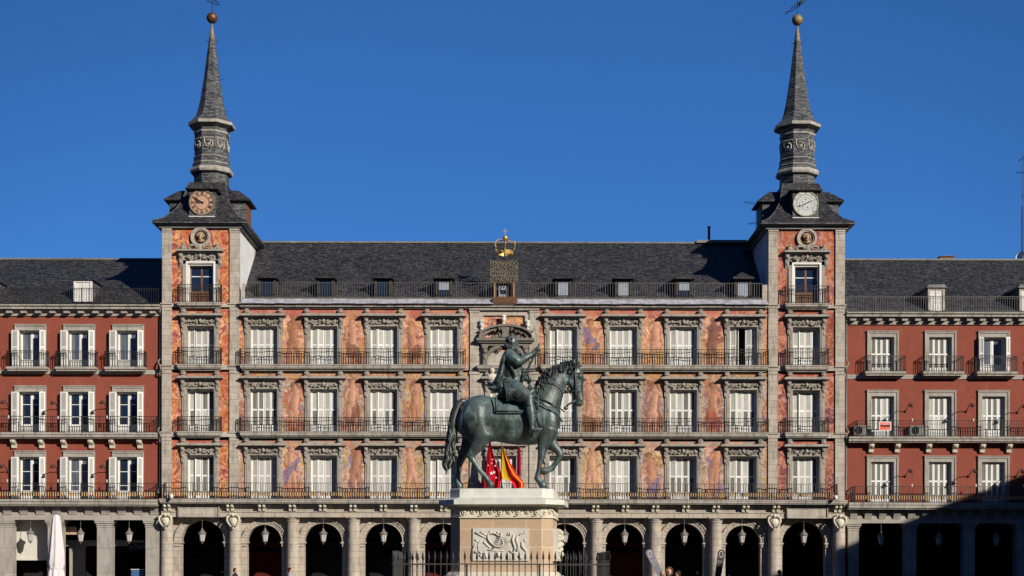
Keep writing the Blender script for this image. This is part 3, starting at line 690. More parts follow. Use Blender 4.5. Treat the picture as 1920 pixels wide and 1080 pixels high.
# ------------------------------------------------------------------ arcade
YA = .70                                            # plane of the arch wall behind the entablature face
arch_c = [(380, 40.5, 303.5, 440), (495.7, 32.5, 440, 549), (606, 35.5, 549, 663), (719, 35.5, 663, 776.5), (831.5, 35.5, 776.5, 889), (944, 36, 889, 1003), (1059, 35.5, 1003, 1118),
          (1171, 35.5, 1118, 1228.5), (1283, 36.5, 1228.5, 1342), (1393, 33, 1342, 1452), (1507, 40.5, 1452, 1582.5)]
mb = MB(); AV = []; ztop = Z(968); zs_ = Z(1017, YA); y0, y1 = YA, YA+.65
for cx_, r_, xa, xb in arch_c:
    av = MB(); AV.append(av); c_ = X(cx_, YA); r = r_/FPX*(D+YA); A_, B_ = X(xa), X(xb); n = 18
    mb.box(A_, c_-r, y0, y1, 0, zs_); mb.box(c_+r, B_, y0, y1, 0, zs_)
    ap = [(c_-r*math.cos(math.pi*i/n), zs_+r*.98*math.sin(math.pi*i/n)) for i in range(n+1)]
    for (xp, zp), (xq, zq) in zip(ap[:-1], ap[1:]):
        for yy, fl in ((y0, 0), (y1, 1)):
            q = [(xp,yy,zp),(xq,yy,zq),(xq,yy,ztop),(xp,yy,ztop)]; mb.quad(*(q if not fl else q[::-1]))
        mb.quad((xp,y0,zp),(xp,y1,zp),(xq,y1,zq),(xq,y0,zq))
    for (u0, u1) in ((A_, c_-r), (c_+r, B_)): mb.box(u0, u1, y0, y1, zs_, ztop)
    for i in range(n):                               # archivolt ring in two steps, voussoir joints left open
        for r0, r1, yy in ((1.0, 1.13, .05), (1.13, 1.25, .10), (1.25, 1.31, .17)):
            a0, a1 = math.pi*i/n+.006, math.pi*(i+1)/n-(.006 if i % 2 else .0)
            P_ = [(c_-r*q*math.cos(a_), zs_+r*q*.98*math.sin(a_)) for q, a_ in ((r0,a0),(r0,a1),(r1,a1),(r1,a0))]
            av.prism(P_, y0-yy, y0-.002)
    for s in (-1, 1):
        xx = c_+s*r
        av.box(xx-(.0 if s > 0 else r*.36), xx+(.0 if s < 0 else r*.36), y0-.13, y0-.002, zs_-.12, zs_)
        av.box(xx-(0 if s > 0 else .36*r), xx+(0 if s < 0 else .36*r), y0-.09, y0-.002, zs_-.30, zs_-.15)
        av.box(xx-(.07 if s > 0 else 0), xx+(.07 if s < 0 else 0), y0-.13, y1-.05, zs_-.11, zs_-.01)
ar = obj('arcade', mb, M['base'], cb)
for av in AV: obj('archivolt', av, M['base'], ar)
COLS = [313, 440.5, 549, 663, 776.5, 889, 1003, 1118, 1228.5, 1342, 1452, 1573]
for px in COLS:
    mb = MB(); r = .40; ztop_c = Z(972); x_ = X(px, .4)
    mb.lathe([(.52,0),(.52,.25),(.46,.3),(.44,.42),(r,.5),(r,2.2),(.375,ztop_c-.28),(.42,ztop_c-.24),(.42,ztop_c-.18),(.39,ztop_c-.15),(.46,ztop_c-.06),(.46,ztop_c)], x_, .42, 20)
    mb.box(x_-.50, x_+.50, -.08, .56, ztop_c, ztop_c+.10); o_ = obj('column', mb, M['base'], cb); auto_smooth(o_)

mb = MB()                                            # entablature: architrave, frieze and corbel pairs
mb.box(X(302), X(1583.5), .04, YA+.3, Z(971), Z(960.5)); mb.box(X(302), X(1583.5), .09, YA+.3, Z(960.5), Z(945)); mb.box(X(302), X(1583.5), -.01, YA+.3, Z(962), Z(960.5))
obj('entablature', mb, M['base'], cb)
mb = MB()
for px in (314, 432, 491.5, 548.5, 605, 662, 719, 776, 832, 889, 1003, 1060, 1115+57, 1228, 1285, 1341.5, 1397, 1454, 1570):
    if px == 1060: px = 1116
    for dx in (-4, 4):
        mb = MB(); x_ = X(px+dx); mb.prism_x([(.09,Z(959.5)),(-.10,Z(959.5)),(-.14,Z(955)),(-.30,Z(952.5)),(-.34,Z(947.5)),(.09,Z(947.5))], x_-.085, x_+.085); mb.sph((x_,-.30,Z(950)), .12, .85, .8, .9); obj('corbel', mb, M['relief'], cb)

for a, b in ((335, 411), (1475.5, 1551)):
    mb = MB(); mb.box(X(a), X(b), -.08, .04, Z(970.5), Z(950.5)); mb2 = MB()
    for (u0,u1,v0,v1) in ((a,b,971.5,969.5),(a,b,951.5,949.5),(a-1,a+1.5,970,951),(b-1.5,b+1,970,951)): mb2.box(X(u0), X(u1), -.15, .04, Z(v0), Z(v1))
    o_ = obj('tablet', mb, M['stone'], cb); obj('tablet_frame', mb2, M['trim'], o_)
for px in (310.5, 437.5, 1451, 1574):                   # carved shields over the columns
    mb = MB(); x_ = X(px); zc = Z(979); hw = .30
    mb.prism([(x_-.20,zc+.22),(x_+.20,zc+.22),(x_+.27,zc+.02),(x_+.12,zc-.26),(x_,zc-.36),(x_-.12,zc-.26),(x_-.27,zc+.02)], -.16, .1)
    mb.sph((x_,-.14,zc), .20, .9, .5, 1.15, 10, 8)
    for s in (-1,1):
        mb.loft([(x_+s*.20,-.12,zc+.36),(x_+s*.36,-.16,zc+.26),(x_+s*.38,-.16,zc+.05),(x_+s*.28,-.14,zc-.15),(x_+s*.10,-.12,zc-.36)], [.06,.08,.07,.06,.04], n=6)
        mb.sph((x_+s*.17,-.14,zc+.42), .11)
    mb.sph((x_,-.2,zc+.40), .13); mb.sph((x_,-.1,zc-.44), .07)
    obj('shield', mb, M['relief'], cb, True)
# vault, back wall and doors of the arcade
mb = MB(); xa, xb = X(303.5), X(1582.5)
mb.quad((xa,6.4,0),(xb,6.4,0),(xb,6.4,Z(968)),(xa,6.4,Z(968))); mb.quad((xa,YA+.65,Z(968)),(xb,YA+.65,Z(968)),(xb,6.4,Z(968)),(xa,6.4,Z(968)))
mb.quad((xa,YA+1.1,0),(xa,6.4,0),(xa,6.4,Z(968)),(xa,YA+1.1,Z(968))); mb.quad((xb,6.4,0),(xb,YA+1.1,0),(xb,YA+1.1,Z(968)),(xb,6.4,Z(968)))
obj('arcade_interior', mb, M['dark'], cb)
for k, (cx_, r_, *_) in enumerate(arch_c):
    mb = MB(); x_ = X(cx_, 6); w_ = 1.0
    w_ = (.8,1.0,1.2)[k % 3]; mb.box(x_-w_, x_+w_, 6.25, 6.38, 0, 2.6+.35*(k % 3)); mb.box(x_-w_-.15, x_-w_, 6.15, 6.38, 0, 3.6); mb.box(x_+w_, x_+w_+.15, 6.15, 6.38, 0, 3.6); mb.box(x_-w_, x_+w_, 6.15, 6.38, 3.3, 3.6)
    obj('door', mb, M['darkred' if k in (1, 4, 7) else 'black'], cb)
    if k in (1, 4, 6): 
        mb = MB(); mb.box(x_-1.9, x_-1.2, 6.30, 6.39, 0, 3.0); obj('wainscot', mb, M['darkred'], cb)
# solid body behind so that no sky shows through
mb = MB(); mb.box(X(303.5)+.02, X(1582.5)-.02, 6.42, 13.4, 0, Z(565)); mb.box(X(303.5)+.02, X(1582.5)-.02, .93, 6.42, Z(946), Z(945)+.1); mb.box(X(447), X(1440), .93, 6.42, Z(566)-.1, Z(566)); obj('body', mb, M['plaster'], cb)

# ------------------------------------------------------------------ clock towers
def tower(xa, xb, axpx, left):
    W0, W1 = X(xa), X(xb); xc = (W0+W1)/2; yc = 3.05; DP = 6.1
    t = thing('clock_tower', (xc, 0, Z(946)), 
        'tall stone tower with orange clock face under a slate spire with dull copper ball' if left else
        'tall stone tower with round white dial and green-gold ball on its slate spire', 'tower', 'slate spired towers flanking the painted building')
    mb = MB()
    pw = X(321)-X(303.5)
    segs = [(570.5, 430), (686, 578), (811, 695), (937, 821)]
    for zb, zt in segs:
        for a in (W0, W1-pw): q = MB(); q.box(a, a+pw, -.10, .3, Z(zb), Z(zt)); q.box(a-.015, a+pw+.015, -.13, .3, Z(zt+7), Z(zt+5)); obj('pilaster', q, M['stone'], t)
    for zt, zb in ((571, 578), (686.5, 695), (811.5, 821)):       # string courses across the piers
        mb = MB(); mb.box(W0-.04, W1+.04, -.14, .3, Z(zb), Z(zt)); mb.box(W0-.10, W0+pw+.06, -.22, .3, Z(zt+2), Z(zt)); mb.box(W1-pw-.06, W1+.10, -.22, .3, Z(zt+2), Z(zt)); obj('string_course', mb, M['stone'], t)
    mb = MB(); mb.box(W0-.02, W0+pw+.02, -.14, .3, Z(434), Z(430)); mb.box(W1-pw-.02, W1+.02, -.14, .3, Z(434), Z(430))
    for a in (W0+.002, W1-.602): mb.box(a, a+.60, DP-.6, DP, Z(570), Z(430))
    obj('corner_pier', mb, M['stone'], t)
    mb = MB()
    for zz in (W0+.03, W1-.03): mb.box(zz-.02, zz+.02, .3, DP-.6, Z(946), Z(428))
    mb.box(W0+.05, W1-.05, DP-.05, DP-.01, Z(946), Z(428)); obj('side_wall', mb, M['plaster'], t)
    # painted fields and windows
    wc = (xa+xb)/2
    for st, kd in ((3, 'flame' if left else 'ember'), (2, 'flame' if left else 'ember'), (1, 'flame' if left else 'ember')):
        wb, wt, ob, ot, lt_, ft, ht = ST[st]; z0 = Z(ob)
        mural(t, W0+pw, W1-pw, Z(wb), Z(wt), 0, kd, 200+st*3+(0 if left else 50), holes_for([wc], st), (), .2)
        fancy_window(t, X(wc), z0, Z(ot)-z0, .12, Z(ft)-z0, Z(ht)-z0, 150+st+(0 if left else 9), {3:0,2:1,1:(2 if left else 1)}[st], .40)
    # top storey: french window under a garlanded hood
    zb4, zt4 = Z(569), Z(497); hop = [(xc-.80, xc+.80, zb4-.1, zt4+.05)]
    mural(t, W0+pw, W1-pw, Z(571), Z(430), 0, 'flame' if left else 'ember', 300+(0 if left else 9), hop, (), 0, .036)
    mb = MB()
    for s in (-1, 1): mb.box(xc+s*.80, xc+s*1.13, -.08, .35, zb4, Z(490)); mb.prism_x([(-.02,Z(504)),(-.12,Z(498)),(-.14,Z(490)),(-.28,Z(478)),(0,Z(478))], xc+s*1.22-.12, xc+s*1.22+.12); mb.sph((xc+s*1.22,-.22,Z(482)), .13, 1,.8,1); mb.sph((xc+s*1.22,-.12,Z(494)), .11, 1,.7,1.3)
    mb.box(xc-1.13, xc+1.13, -.08, .35, zt4, Z(488)); mb.box(xc-1.45, xc+1.45, -.46, .02, Z(474.5), Z(471)); mb.box(xc-1.3, xc+1.3, -.30, .02, Z(477), Z(474.5)); mb.box(xc-1.16, xc+1.16, -.05, .02, Z(488), Z(477))
    for s in (-1, 1):
        mb.loft([(xc+s*.05,-.3,Z(470)),(xc+s*.35,-.32,Z(463)),(xc+s*.62,-.32,Z(464)),(xc+s*.70,-.3,Z(468)),(xc+s*.55,-.3,Z(470))], [.10,.11,.10,.08,.05], n=6)
        mb.sph((xc+s*1.08,-.2,Z(467)), .17, 1,.8,.9); mb.sph((xc+s*1.08-s*.05,-.2,Z(461)), .10); mb.sph((xc+s*.9,-.22,Z(469)), .10)
        mb.sph((xc+s*.22,-.34,Z(466)), .12)
    mb.sph((xc,-.36,Z(467)), .16, 1,.7,1.3)
    w4 = obj('window', mb, M['trim'], t)
    link('carved_frieze', GAR[1], w4, (xc, -.08, Z(487.5)))
    mb = MB()
    for s in (-1, 1): mb.box(xc+s*.80, xc+s*.72, .0, .36, zb4, zt4)
    mb.box(xc-.72, xc+.72, .0, .36, zt4-.08, zt4); mb.box(xc-.92,xc-.80,-.1,-.08,zb4,Z(492)); mb.box(xc+.80,xc+.92,-.1,-.08,zb4,Z(492)); mb.box(xc-.80,xc+.80,-.1,-.08,Z(495),Z(492)); obj('frame', mb, M['white'], w4)
    mb = MB(); yy = .30
    for a, b in ((-.72,-.64),(-.06,.06),(.64,.72)): mb.box(xc+a, xc+b, yy, yy+.07, zb4, zt4-.08)
    for za, zb in ((zb4, zb4+.75), (zt4-.16, zt4-.08)): mb.box(xc-.64, xc-.06, yy+.01, yy+.06, za, zb); mb.box(xc+.06, xc+.64, yy+.01, yy+.06, za, zb)
    obj('door', mb, M['wood'], w4)
    mb = MB(); mb.box(xc-.64, xc-.06, yy+.02, yy+.05, zb4+.75, zt4-.16); mb.box(xc+.06, xc+.64, yy+.02, yy+.05, zb4+.75, zt4-.16); obj('pane', mb, M['glass'], w4)
    mb = MB(); mb.box(xc-.64, xc-.06, yy, yy+.02, zt4-.75, zt4-.70); mb.box(xc+.06, xc+.64, yy, yy+.02, zt4-.75, zt4-.70); obj('glazing_bar', mb, M['white'], w4)
    # oculus with a gilt head
    zo = Z(447); mb = MB(); n = 28
    for r0, r1, yy in ((.42, .50, -.12), (.50, .62, -.18)):
        for i in range(n):
            a0, a1 = 2*math.pi*i/n, 2*math.pi*(i+1)/n
            mb.prism([(xc+q*math.cos(a_), zo+q*math.sin(a_)) for q, a_ in ((r0,a0),(r1,a0),(r1,a1),(r0,a1))], yy, .0)
    oc = obj('oculus', mb, M['stone'], t)
    mb = MB(); mb.lathe([(.43,0),(.43,.02)], 0, 0, 24); mb.v = [(xc+x, -.02+z, zo+y) for x, y, z in mb.v]; obj('roundel', mb, M['rust'], oc)
    mb = MB(); mb.sph((xc,-.14,zo+.03), .21, .8,.8,1.05, 12, 10); mb.sph((xc,-.08,zo-.22), .22, 1.1,.6,.55, 10, 8)
    for i in range(9): a_ = i*math.pi/8; mb.sph((xc+.19*math.cos(a_),-.14,zo+.07+.19*math.sin(a_)), .075)
    mb.sph((xc,-.31,zo+.0), .04); mb.sph((xc,-.24,zo-.12), .09, 1, .8, 1); obj('gilt_head', mb, M['medal'], oc, True)
    # balconies
    for zt, zb, rl, d_ in ((570.5, 577.5, 538, .50), (686, 694.5, 655, .48), (811.5, 820.5, 784, .48)):
        ba, bb = X(wc-42), X(wc+41)
        mb = MB(); slab_mould(mb, ba, bb, 0, Z(zt), Z(zb), d_); sl_ = obj('balcony', mb, M['slab'], t)
        mb = MB(); railing(mb, [(ba+.05, 0), (ba+.05, -d_+.04), (bb-.05, -d_+.04), (bb-.05, 0)], Z(zt), Z(rl)-Z(zt), .15, swag=True); obj('railing', mb, M['iron'], sl_)
    # cornice and bell-cast roof
    mb = MB(); mb.box(W0-.18, W1+.18, -.20, DP+.2, Z(430), Z(424)); mb.box(W0-.36, W1+.36, -.38, DP+.36, Z(424), Z(419.5)); obj('cornice', mb, M['lead'], t)
    ze = Z(418.5); ex, ey = (W1-W0)/2+.52, DP/2+.50
    xs_ = X(axpx, yc)                                     # spire axis
    xr = xc
    rings = [(ex, ey, ze-.09), (ex, ey, ze), (ex*.80, ey*.80, ze+.36), (ex*.62, ey*.64, ze+.98), (ex*.50, ey*.50, ze+1.65), (1.16, 1.16, Z(352, yc))]
    mb = MB(); V_ = []
    for k, (a, b, z_) in enumerate(rings):
        V_ += [(xr-a, yc-b, z_), (xr+a, yc-b, z_), (xr+a, yc+b, z_), (xr-a, yc+b, z_)]
    F_ = [(3,2,1,0)]
    for k in range(len(rings)-1):
        for q in range(4): F_.append((k*4+q, k*4+(q+1) % 4, (k+1)*4+(q+1) % 4, (k+1)*4+q))
    mb.add(V_, F_); rf = obj('roof', mb, M['slate'], t)
    mb = MB(); mb.box(xr-ex-.03, xr+ex+.03, yc-ey-.03, yc+ey+.03, ze-.14, ze-.088)
    for sx in (-1,1):                                      # lead hips on the front corners
        mb.loft([(xr+sx*a, yc-b, z_+.0) for a, b, z_ in rings[1:]], .035, n=5)
    obj('lead_hip', mb, M['slate2'], rf)
    # clock dormer
    ck = xc; zc = Z(382, .4); y0 = .35
    mb = MB(); mb.box(ck-.80, ck+.80, y0, 2.4, Z(410,.4), Z(358,.4)); cd = obj('clock_dormer', mb, M['slate2'], t)
    mb = MB(); mb.box(ck-.82, ck+.82, y0-.10, y0+.1, Z(409.5,.4), Z(407.5,.4)); obj('sill', mb, M['paintw'], cd)
    mb = MB(); zc2 = Z(358,.4)
    pr = [(-1.02,-.0),(1.02,0),(1.02,.07),(.72,.16),(.50,.34),(-.50,.34),(-.72,.16),(-1.02,.07)]
    mb.prism([(ck+a, zc2+b) for a, b in pr], y0-.28, 2.6); obj('dormer_roof', mb, M['slate'], cd)
    def disc(r, yy, th, n=48): 
        q = MB(); q.lathe([(r, 0), (r, th)], 0, 0, n); q.v = [(ck+a, yy-c_, zc+b) for a, b, c_ in q.v]; q.f = [f[::-1] for f in q.f]; return q
    def ring(r0, r1, yy, th, n=48):
        q = MB()
        for i in range(n):
            a0, a1 = 2*math.pi*i/n, 2*math.pi*(i+1)/n
            q.prism([(ck+w_*math.cos(a_), zc+w_*math.sin(a_)) for w_, a_ in ((r0,a0),(r1,a0),(r1,a1),(r0,a1))], yy-th, yy)
        return q
    if left:
        cf = obj('clock_face', disc(.77, y0-.01, .06), M['clockface'], cd)
        obj('clock_rim', ring(.74, .81, y0-.005, .10), M['copper'], cf)
        obj('dial_ring', ring(.42, .455, y0-.07, .012), M['dialink'], cf); obj('dial_ring', ring(.685, .70, y0-.07, .012), M['dialink'], cf)
        for i, s in enumerate(['XII','I','II','III','IIII','V','VI','VII','VIII','IX','X','XI']):
            a_ = R(90-30*i); me = text_mesh(s, .27, M['dialink'], .012, wmax=.19, bevel=.008)
            link('numeral', me, cf, (ck+.572*math.cos(a_), y0-.075, zc+.572*math.sin(a_)), (R(90), a_*-1+R(90), 0) if False else Euler((R(90), 0, 0)).to_matrix().to_4x4().to_euler())
            C.objects[-1].rotation_euler = (Matrix.Rotation(-(a_-R(90)), 4, 'Y') @ Matrix.Rotation(R(90), 4, 'X')).to_euler()
        for L, wd, ang in ((.66, .035, R(90+58)), (.40, .06, R(90+66+0)+R(14))):
            q = MB(); dx, dz = math.cos(ang), math.sin(ang); nx, nz = -dz, dx
            P_ = [(-.12,-wd*.6),(-.12,wd*.6),(L*.45,wd),(L*.62,wd*2.1),(L*.75,wd*.8),(L,0),(L*.75,-wd*.8),(L*.62,-wd*2.1),(L*.45,-wd)]
            q.prism([(ck+a*dx+b*nx, zc+a*dz+b*nz) for a, b in P_], y0-.13, y0-.10); obj('clock_hand', q, M['dialink'], cf)
    else:
        cf = obj('dial', disc(.76, y0-.01, .06), M['dialwhite'], cd)
        obj('clock_rim', ring(.74, .80, y0-.005, .10), M['dialrim'], cf)
        obj('dial_ring', ring(.38, .395, y0-.07, .008), M['dialgrey'], cf)
        s = '0 5 10 15 20 25 30 35 40'.split()
        for i in range(44):                                 # graduation marks round the dial
            a_ = R(225-270*i/43); q = MB(); r0, r1 = (.50, .62) if i % 4 == 0 else (.53, .60); w_ = .010
            q.prism([(ck+rr*math.cos(a_+dd/rr), zc+rr*math.sin(a_+dd/rr)) for rr, dd in ((r0,-w_),(r1,-w_),(r1,w_),(r0,w_))], y0-.08, y0-.07)
            if i == 0: allq = q
            else: allq.add(q.v, q.f)
        obj('dial_marks', allq, M['dialgrey'], cf)
        for i, tx in enumerate(s):
            a_ = R(225-270*i/8); me = text_mesh(tx, .13, M['dialgrey'], .006)
            link('numeral', me, cf, (ck+.68*math.cos(a_), y0-.075, zc+.68*math.sin(a_)))
            C.objects[-1].rotation_euler = (Matrix.Rotation(-(a_-R(90)), 4, 'Y') @ Matrix.Rotation(R(90), 4, 'X')).to_euler()
        q = MB(); 
        for a_, r0 in ((.5,.25),(1.6,.26),(2.6,.22),(3.9,.25),(5.2,.26)): q.sph((ck+r0*math.cos(a_), y0-.07, zc+r0*math.sin(a_)), .05, 1,.2,1)
        obj('dial_star', q, M['dialgrey'], cf)
        q = MB(); q.loft([(ck-.36,y0-.11,zc-.14),(ck,y0-.11,zc+.0),(ck+.45,y0-.11,zc+.20)], [.012,.03,.012], n=5); q.sph((ck-.38,y0-.11,zc-.15), .05); obj('pointer', q, M['dialink'], cf)
    # side dormers
    for s in (-1, 1):
        z0d, z1d = ze+.55, Z(380, 2.2); xo = xr+s*2.42
        mb = MB(); mb.box(xr+s*.6, xo, yc-1.0, yc+1.0, z0d-.1, z1d); sd = obj('side_dormer', mb, M['slate2'], t)
        mb = MB(); mb.box(xo, xo+s*.05, yc-.85, yc+.85, z0d, z1d-.08); obj('shutter', mb, M['wood'], sd)
        mb = MB(); e = 1.28; zt_ = Z(358.5, 2.4)
        a, b = xr+s*.4, xo+s*.33
        mb.add([(a,yc-e,z1d),(b,yc-e,z1d),(b,yc+e,z1d),(a,yc+e,z1d),(a,yc-e,z1d+.08),(b,yc-e,z1d+.08),(b,yc+e,z1d+.08),(a,yc+e,z1d+.08),(a,yc-.55,zt_),(b-s*.85,yc-.55,zt_),(b-s*.85,yc+.55,zt_),(a,yc+.55,zt_)],
               [(0,3,2,1),(0,1,5,4),(1,2,6,5),(2,3,7,6),(3,0,4,7),(4,5,9,8),(5,6,10,9),(6,7,11,10),(8,9,10,11)]); obj('dormer_roof', mb, M['slate'], sd)
    # octagonal lantern and spire
    dz = (0 if left else 1.5)
    def zz(p): return Z(p+dz, yc)
    sc_ = (D+yc)/FPX; a8 = R(22.5)
    mb = MB(); xs_c = xs_
    mb.lathe([(36*sc_, zz(357)), (33.5*sc_, zz(350)), (33*sc_, zz(333))], xs_c, yc, 8, a8, cap=False)
    mb.lathe([(33*sc_, zz(333)), (40*sc_, zz(329.6))], xs_c, yc, 8, a8, cap=False)
    mb.lathe([(33.5*sc_, zz(246.5)), (43.4*sc_, zz(242))], xs_c, yc, 8, a8, cap=False)
    mb.lathe([(37.2*sc_, zz(321)), (34.6*sc_, zz(311)), (33.6*sc_, zz(304)), (34.2*sc_, zz(303)), (34.2*sc_, zz(301)), (32*sc_, zz(299)), (32.3*sc_, zz(296)), (32.3*sc_, zz(248)), (33.5*sc_, zz(246.5))], xs_c, yc, 8, a8, cap=False)
    lt = obj('lantern_stage', mb, M['slate2'], t)
    mb = MB(); mb.lathe([(39.5*sc_, zz(330)), (41*sc_, zz(326)), (40*sc_, zz(322)), (38*sc_, zz(320)), (36.5*sc_, zz(319.5))], xs_c, yc, 8, a8); mb.lathe([(35.8*sc_, zz(313)), (36.0*sc_, zz(312)), (34.8*sc_, zz(311))], xs_c, yc, 8, a8); obj('moulding', mb, M['palestone'], lt); mb = MB()
    mb.lathe([(34.2*sc_, zz(300.8)), (34.4*sc_, zz(300.2)), (32.8*sc_, zz(299.2))], xs_c, yc, 8, a8)
    obj('moulding', mb, M['palestone'], lt); mb = MB(); mb.lathe([(33.6*sc_, zz(256)), (34.2*sc_, zz(254.5)), (33.6*sc_, zz(253))], xs_c, yc, 8, a8); mb.lathe([(43.4*sc_, zz(241.6)), (44*sc_, zz(241)), (44*sc_, zz(235.8)), (42*sc_, zz(235))], xs_c, yc, 8, a8)
    obj('moulding', mb, M['palestone'], lt)
    for k8 in range(8):                                   # framed relief ornament on each side of the octagon
        a_ = 2*math.pi*k8/8; ap = 32.5*sc_*math.cos(R(22.5))+.02; tx, ty = -math.sin(a_), math.cos(a_)
        if math.cos(a_+R(90)) < -.2 and math.sin(a_) > .5: continue
        mb = MB()
        def pt(u, z_, o=.0): return (xs_c+(ap+o)*math.cos(a_)+tx*u, yc+(ap+o)*math.sin(a_)+ty*u, z_)
        zc8 = zz(279); 
        for P_ in ([(-.28,.35),(-.28,.05),(-.20,-.02),(-.20,-.12),(-.05,-.20)], [(-.05,-.20),(-.05,.0),(.10,.06),(.10,.22),(-.08,.22)], [(.12,-.22),(.25,-.15),(.25,.1),(.14,.18)], [(-.36,.38),(.36,.38)]):
            mb.loft([pt(u, zc8+v) for u, v in P_], .050, n=4)
        mb.sph(pt(.02, zc8-.05), .10)
        obj('ornament', mb, M['palestone'], lt)
    mb = MB(); mb.lathe([(43*sc_, zz(235.5)), (37*sc_, zz(230)), (30*sc_, zz(222)), (26*sc_, zz(210)), (22*sc_, zz(192)), (15.2*sc_, zz(150)), (6.3*sc_, zz(80))], xs_c, yc, 8, a8); sp = obj('spire', mb, M['slate2'], t)
    mb = MB(); mb.lathe([(6.4*sc_, zz(81)), (5.2*sc_, zz(70)), (1.6*sc_, zz(48)), (1.2*sc_, zz(46))], xs_c, yc, 12, cap=True); obj('spire_cap', mb, M['copper'], sp, True)
    mb = MB(); zb_ = zz(35.5); mb.sph((xs_c, yc, zb_), 10.3*sc_, n=24, m=16); bl_ = obj('ball', mb, M['rust'] if left else M['goldball'], sp, True)
    mb = MB(); mb.lathe([(.022, zb_), (.022, zb_+2.1)], xs_c, yc, 6)
    sl_ = -.40 if left else .34                            # weather vane seen obliquely, tilted against the sky
    zc = Z(4 if left else 9, yc)
    ya = -1 if left else 1
    def vp(u, v): return (xs_c+u*.62, yc-u*.5, zc+v+u*sl_)
    for v in (-.11, .11): mb.loft([vp(-.62, v), vp(.72, v)], .020, n=4)
    for u in (-.5,-.25,0,.25,.5,.7): mb.loft([vp(u,-.11), vp(u,.11)], .016, n=4)
    if left: mb.loft([vp(.72,.0), vp(.95,0)], .03, n=4); mb.loft([vp(-.62,-.11), vp(-.85,.0), vp(-.62,.11)], .02, n=4)
    else:
        mb.loft([vp(-.62,0), vp(-.95,0)], .03, n=4); mb.loft([vp(-.95,-.1), vp(-1.1,0), vp(-.95,.1)], .03, n=4)
        for u in (0,.3): mb.box(*(sum(([a-.0, b+.0] for a, b in zip(vp(u,-.1), vp(u+.22,.1))), []))) 
    obj('weather_vane', mb, M['iron'], sp)
    mb = MB()
    for s_, pz, pr_ in ((-1,78,6.5),(1,78,6.5),(1,150,16),(1,210,27)):        # crook irons on the spire
        r_ = pr_*sc_; z_ = zz(pz); mb.loft([(xs_c+s_*r_*.9,yc,z_-.05),(xs_c+s_*(r_+.12),yc,z_-.05),(xs_c+s_*(r_+.17),yc,z_+.04)], .016, n=4)
    obj('hook', mb, M['iron'], sp)
    return t

def text_mesh(s, size, mat, ext=.01, wmax=None, bevel=0, align='CENTER'):
    cu = bpy.data.curves.new('lettering', 'FONT'); cu.body = s; cu.size = size; cu.extrude = ext; cu.offset = bevel
    cu.align_x = align; cu.align_y = 'CENTER'; cu.resolution_u = 3
    o = bpy.data.objects.new('lettering', cu); C.objects.link(o); dg = bpy.context.evaluated_depsgraph_get(); dg.update()
    me = bpy.data.meshes.new_from_object(o.evaluated_get(dg)); bpy.data.objects.remove(o); bpy.data.curves.remove(cu)
    me.materials.clear(); me.materials.append(mat)
    if wmax:
        xs = [v.co.x for v in me.vertices]; w = max(xs)-min(xs)
        if w > wmax:
            for v in me.vertices: v.co.x *= wmax/w
    return me
M['clockface'] = plain('terracotta dial', (.50,.29,.185,1), .7, 0, .3, .14, 5)
M['dialink'] = plain('dark dial numerals', (.055,.040,.030,1), .6)
M['dialwhite'] = plain('enamel dial', (.50,.525,.49,1), .5, 0, .4, .07, 5)
M['dialgrey'] = plain('grey dial print', (.09,.10,.11,1), .6)
M['dialrim'] = plain('brass rim', (.30,.28,.18,1), .5, .3)
M['goldball'] = plain('tarnished gilt ball', (.27,.20,.085,1), .6, .3, .6, .45, 3)
tower(*LT, 395.5, True)
tower(*RT, 1493, False)
# ------------------------------------------------------------------ red side buildings
def glass_door(parent, xc, y, z0, h, w=1.43, curtain=False, low=.55, bars=(.40,.72)):
    mb = MB(); a = w/2
    for u, v in ((-a,-a+.12),(-.10,.10),(a-.12,a)): mb.box(xc+u, xc+v, y, y+.06, z0, z0+h)
    mb.box(xc-a+.12, xc+a-.12, y+.005, y+.055, z0, z0+low); mb.box(xc-a+.12, xc+a-.12, y+.005, y+.055, z0+h-.12, z0+h)
    for b in bars: mb.box(xc-a+.12, xc+a-.12, y+.01, y+.05, z0+h*b-.02, z0+h*b+.02)
    mb.box(xc-.012, xc+.012, y-.01, y+.0, z0, z0+h)
    f = obj('glazed_door', mb, M['white'], parent)
    mb = MB(); mb.box(xc-a+.12, xc+a-.12, y+.02, y+.04, z0+low, z0+h-.12); obj('pane', mb, M['glass'] if not curtain else M['curtglass'], f)
    return f
t = NT('glass before net curtain', .08, 0, .8); p = t.pos()
c = t.ramp(t.noise(t.vmul(p, (9,9,.4)), 1.0, 3), [(.35, (.06,.075,.10,1)), (.65, (.16,.18,.21,1))]); M['curtglass'] = t.col(c)
def frame_mesh(h, key={}):
    k = round(h, 2)
    if k in key: return key[k]
    mb = MB(); a, b = .715, .985; t_ = .33
    for s in (-1, 1):
        mb.box(s*a, s*b, -.07, .35, 0, h+.30); mb.box(s*(a+.07), s*(b-.0), -.11, -.07, 0, h+.30) if False else mb.box(s*(b-.09), s*b, -.12, -.07, 0, h+.335)
    mb.box(-a, a, -.07, .35, h, h+.30); mb.box(-b+.09, b-.09, -.12, -.07, h+.24, h+.335); mb.box(-b-.03, b+.03, -.16, .0, h+.335, h+.385)
    me = mb.mesh('window_surround', M['wingstone']); key[k] = me; return me
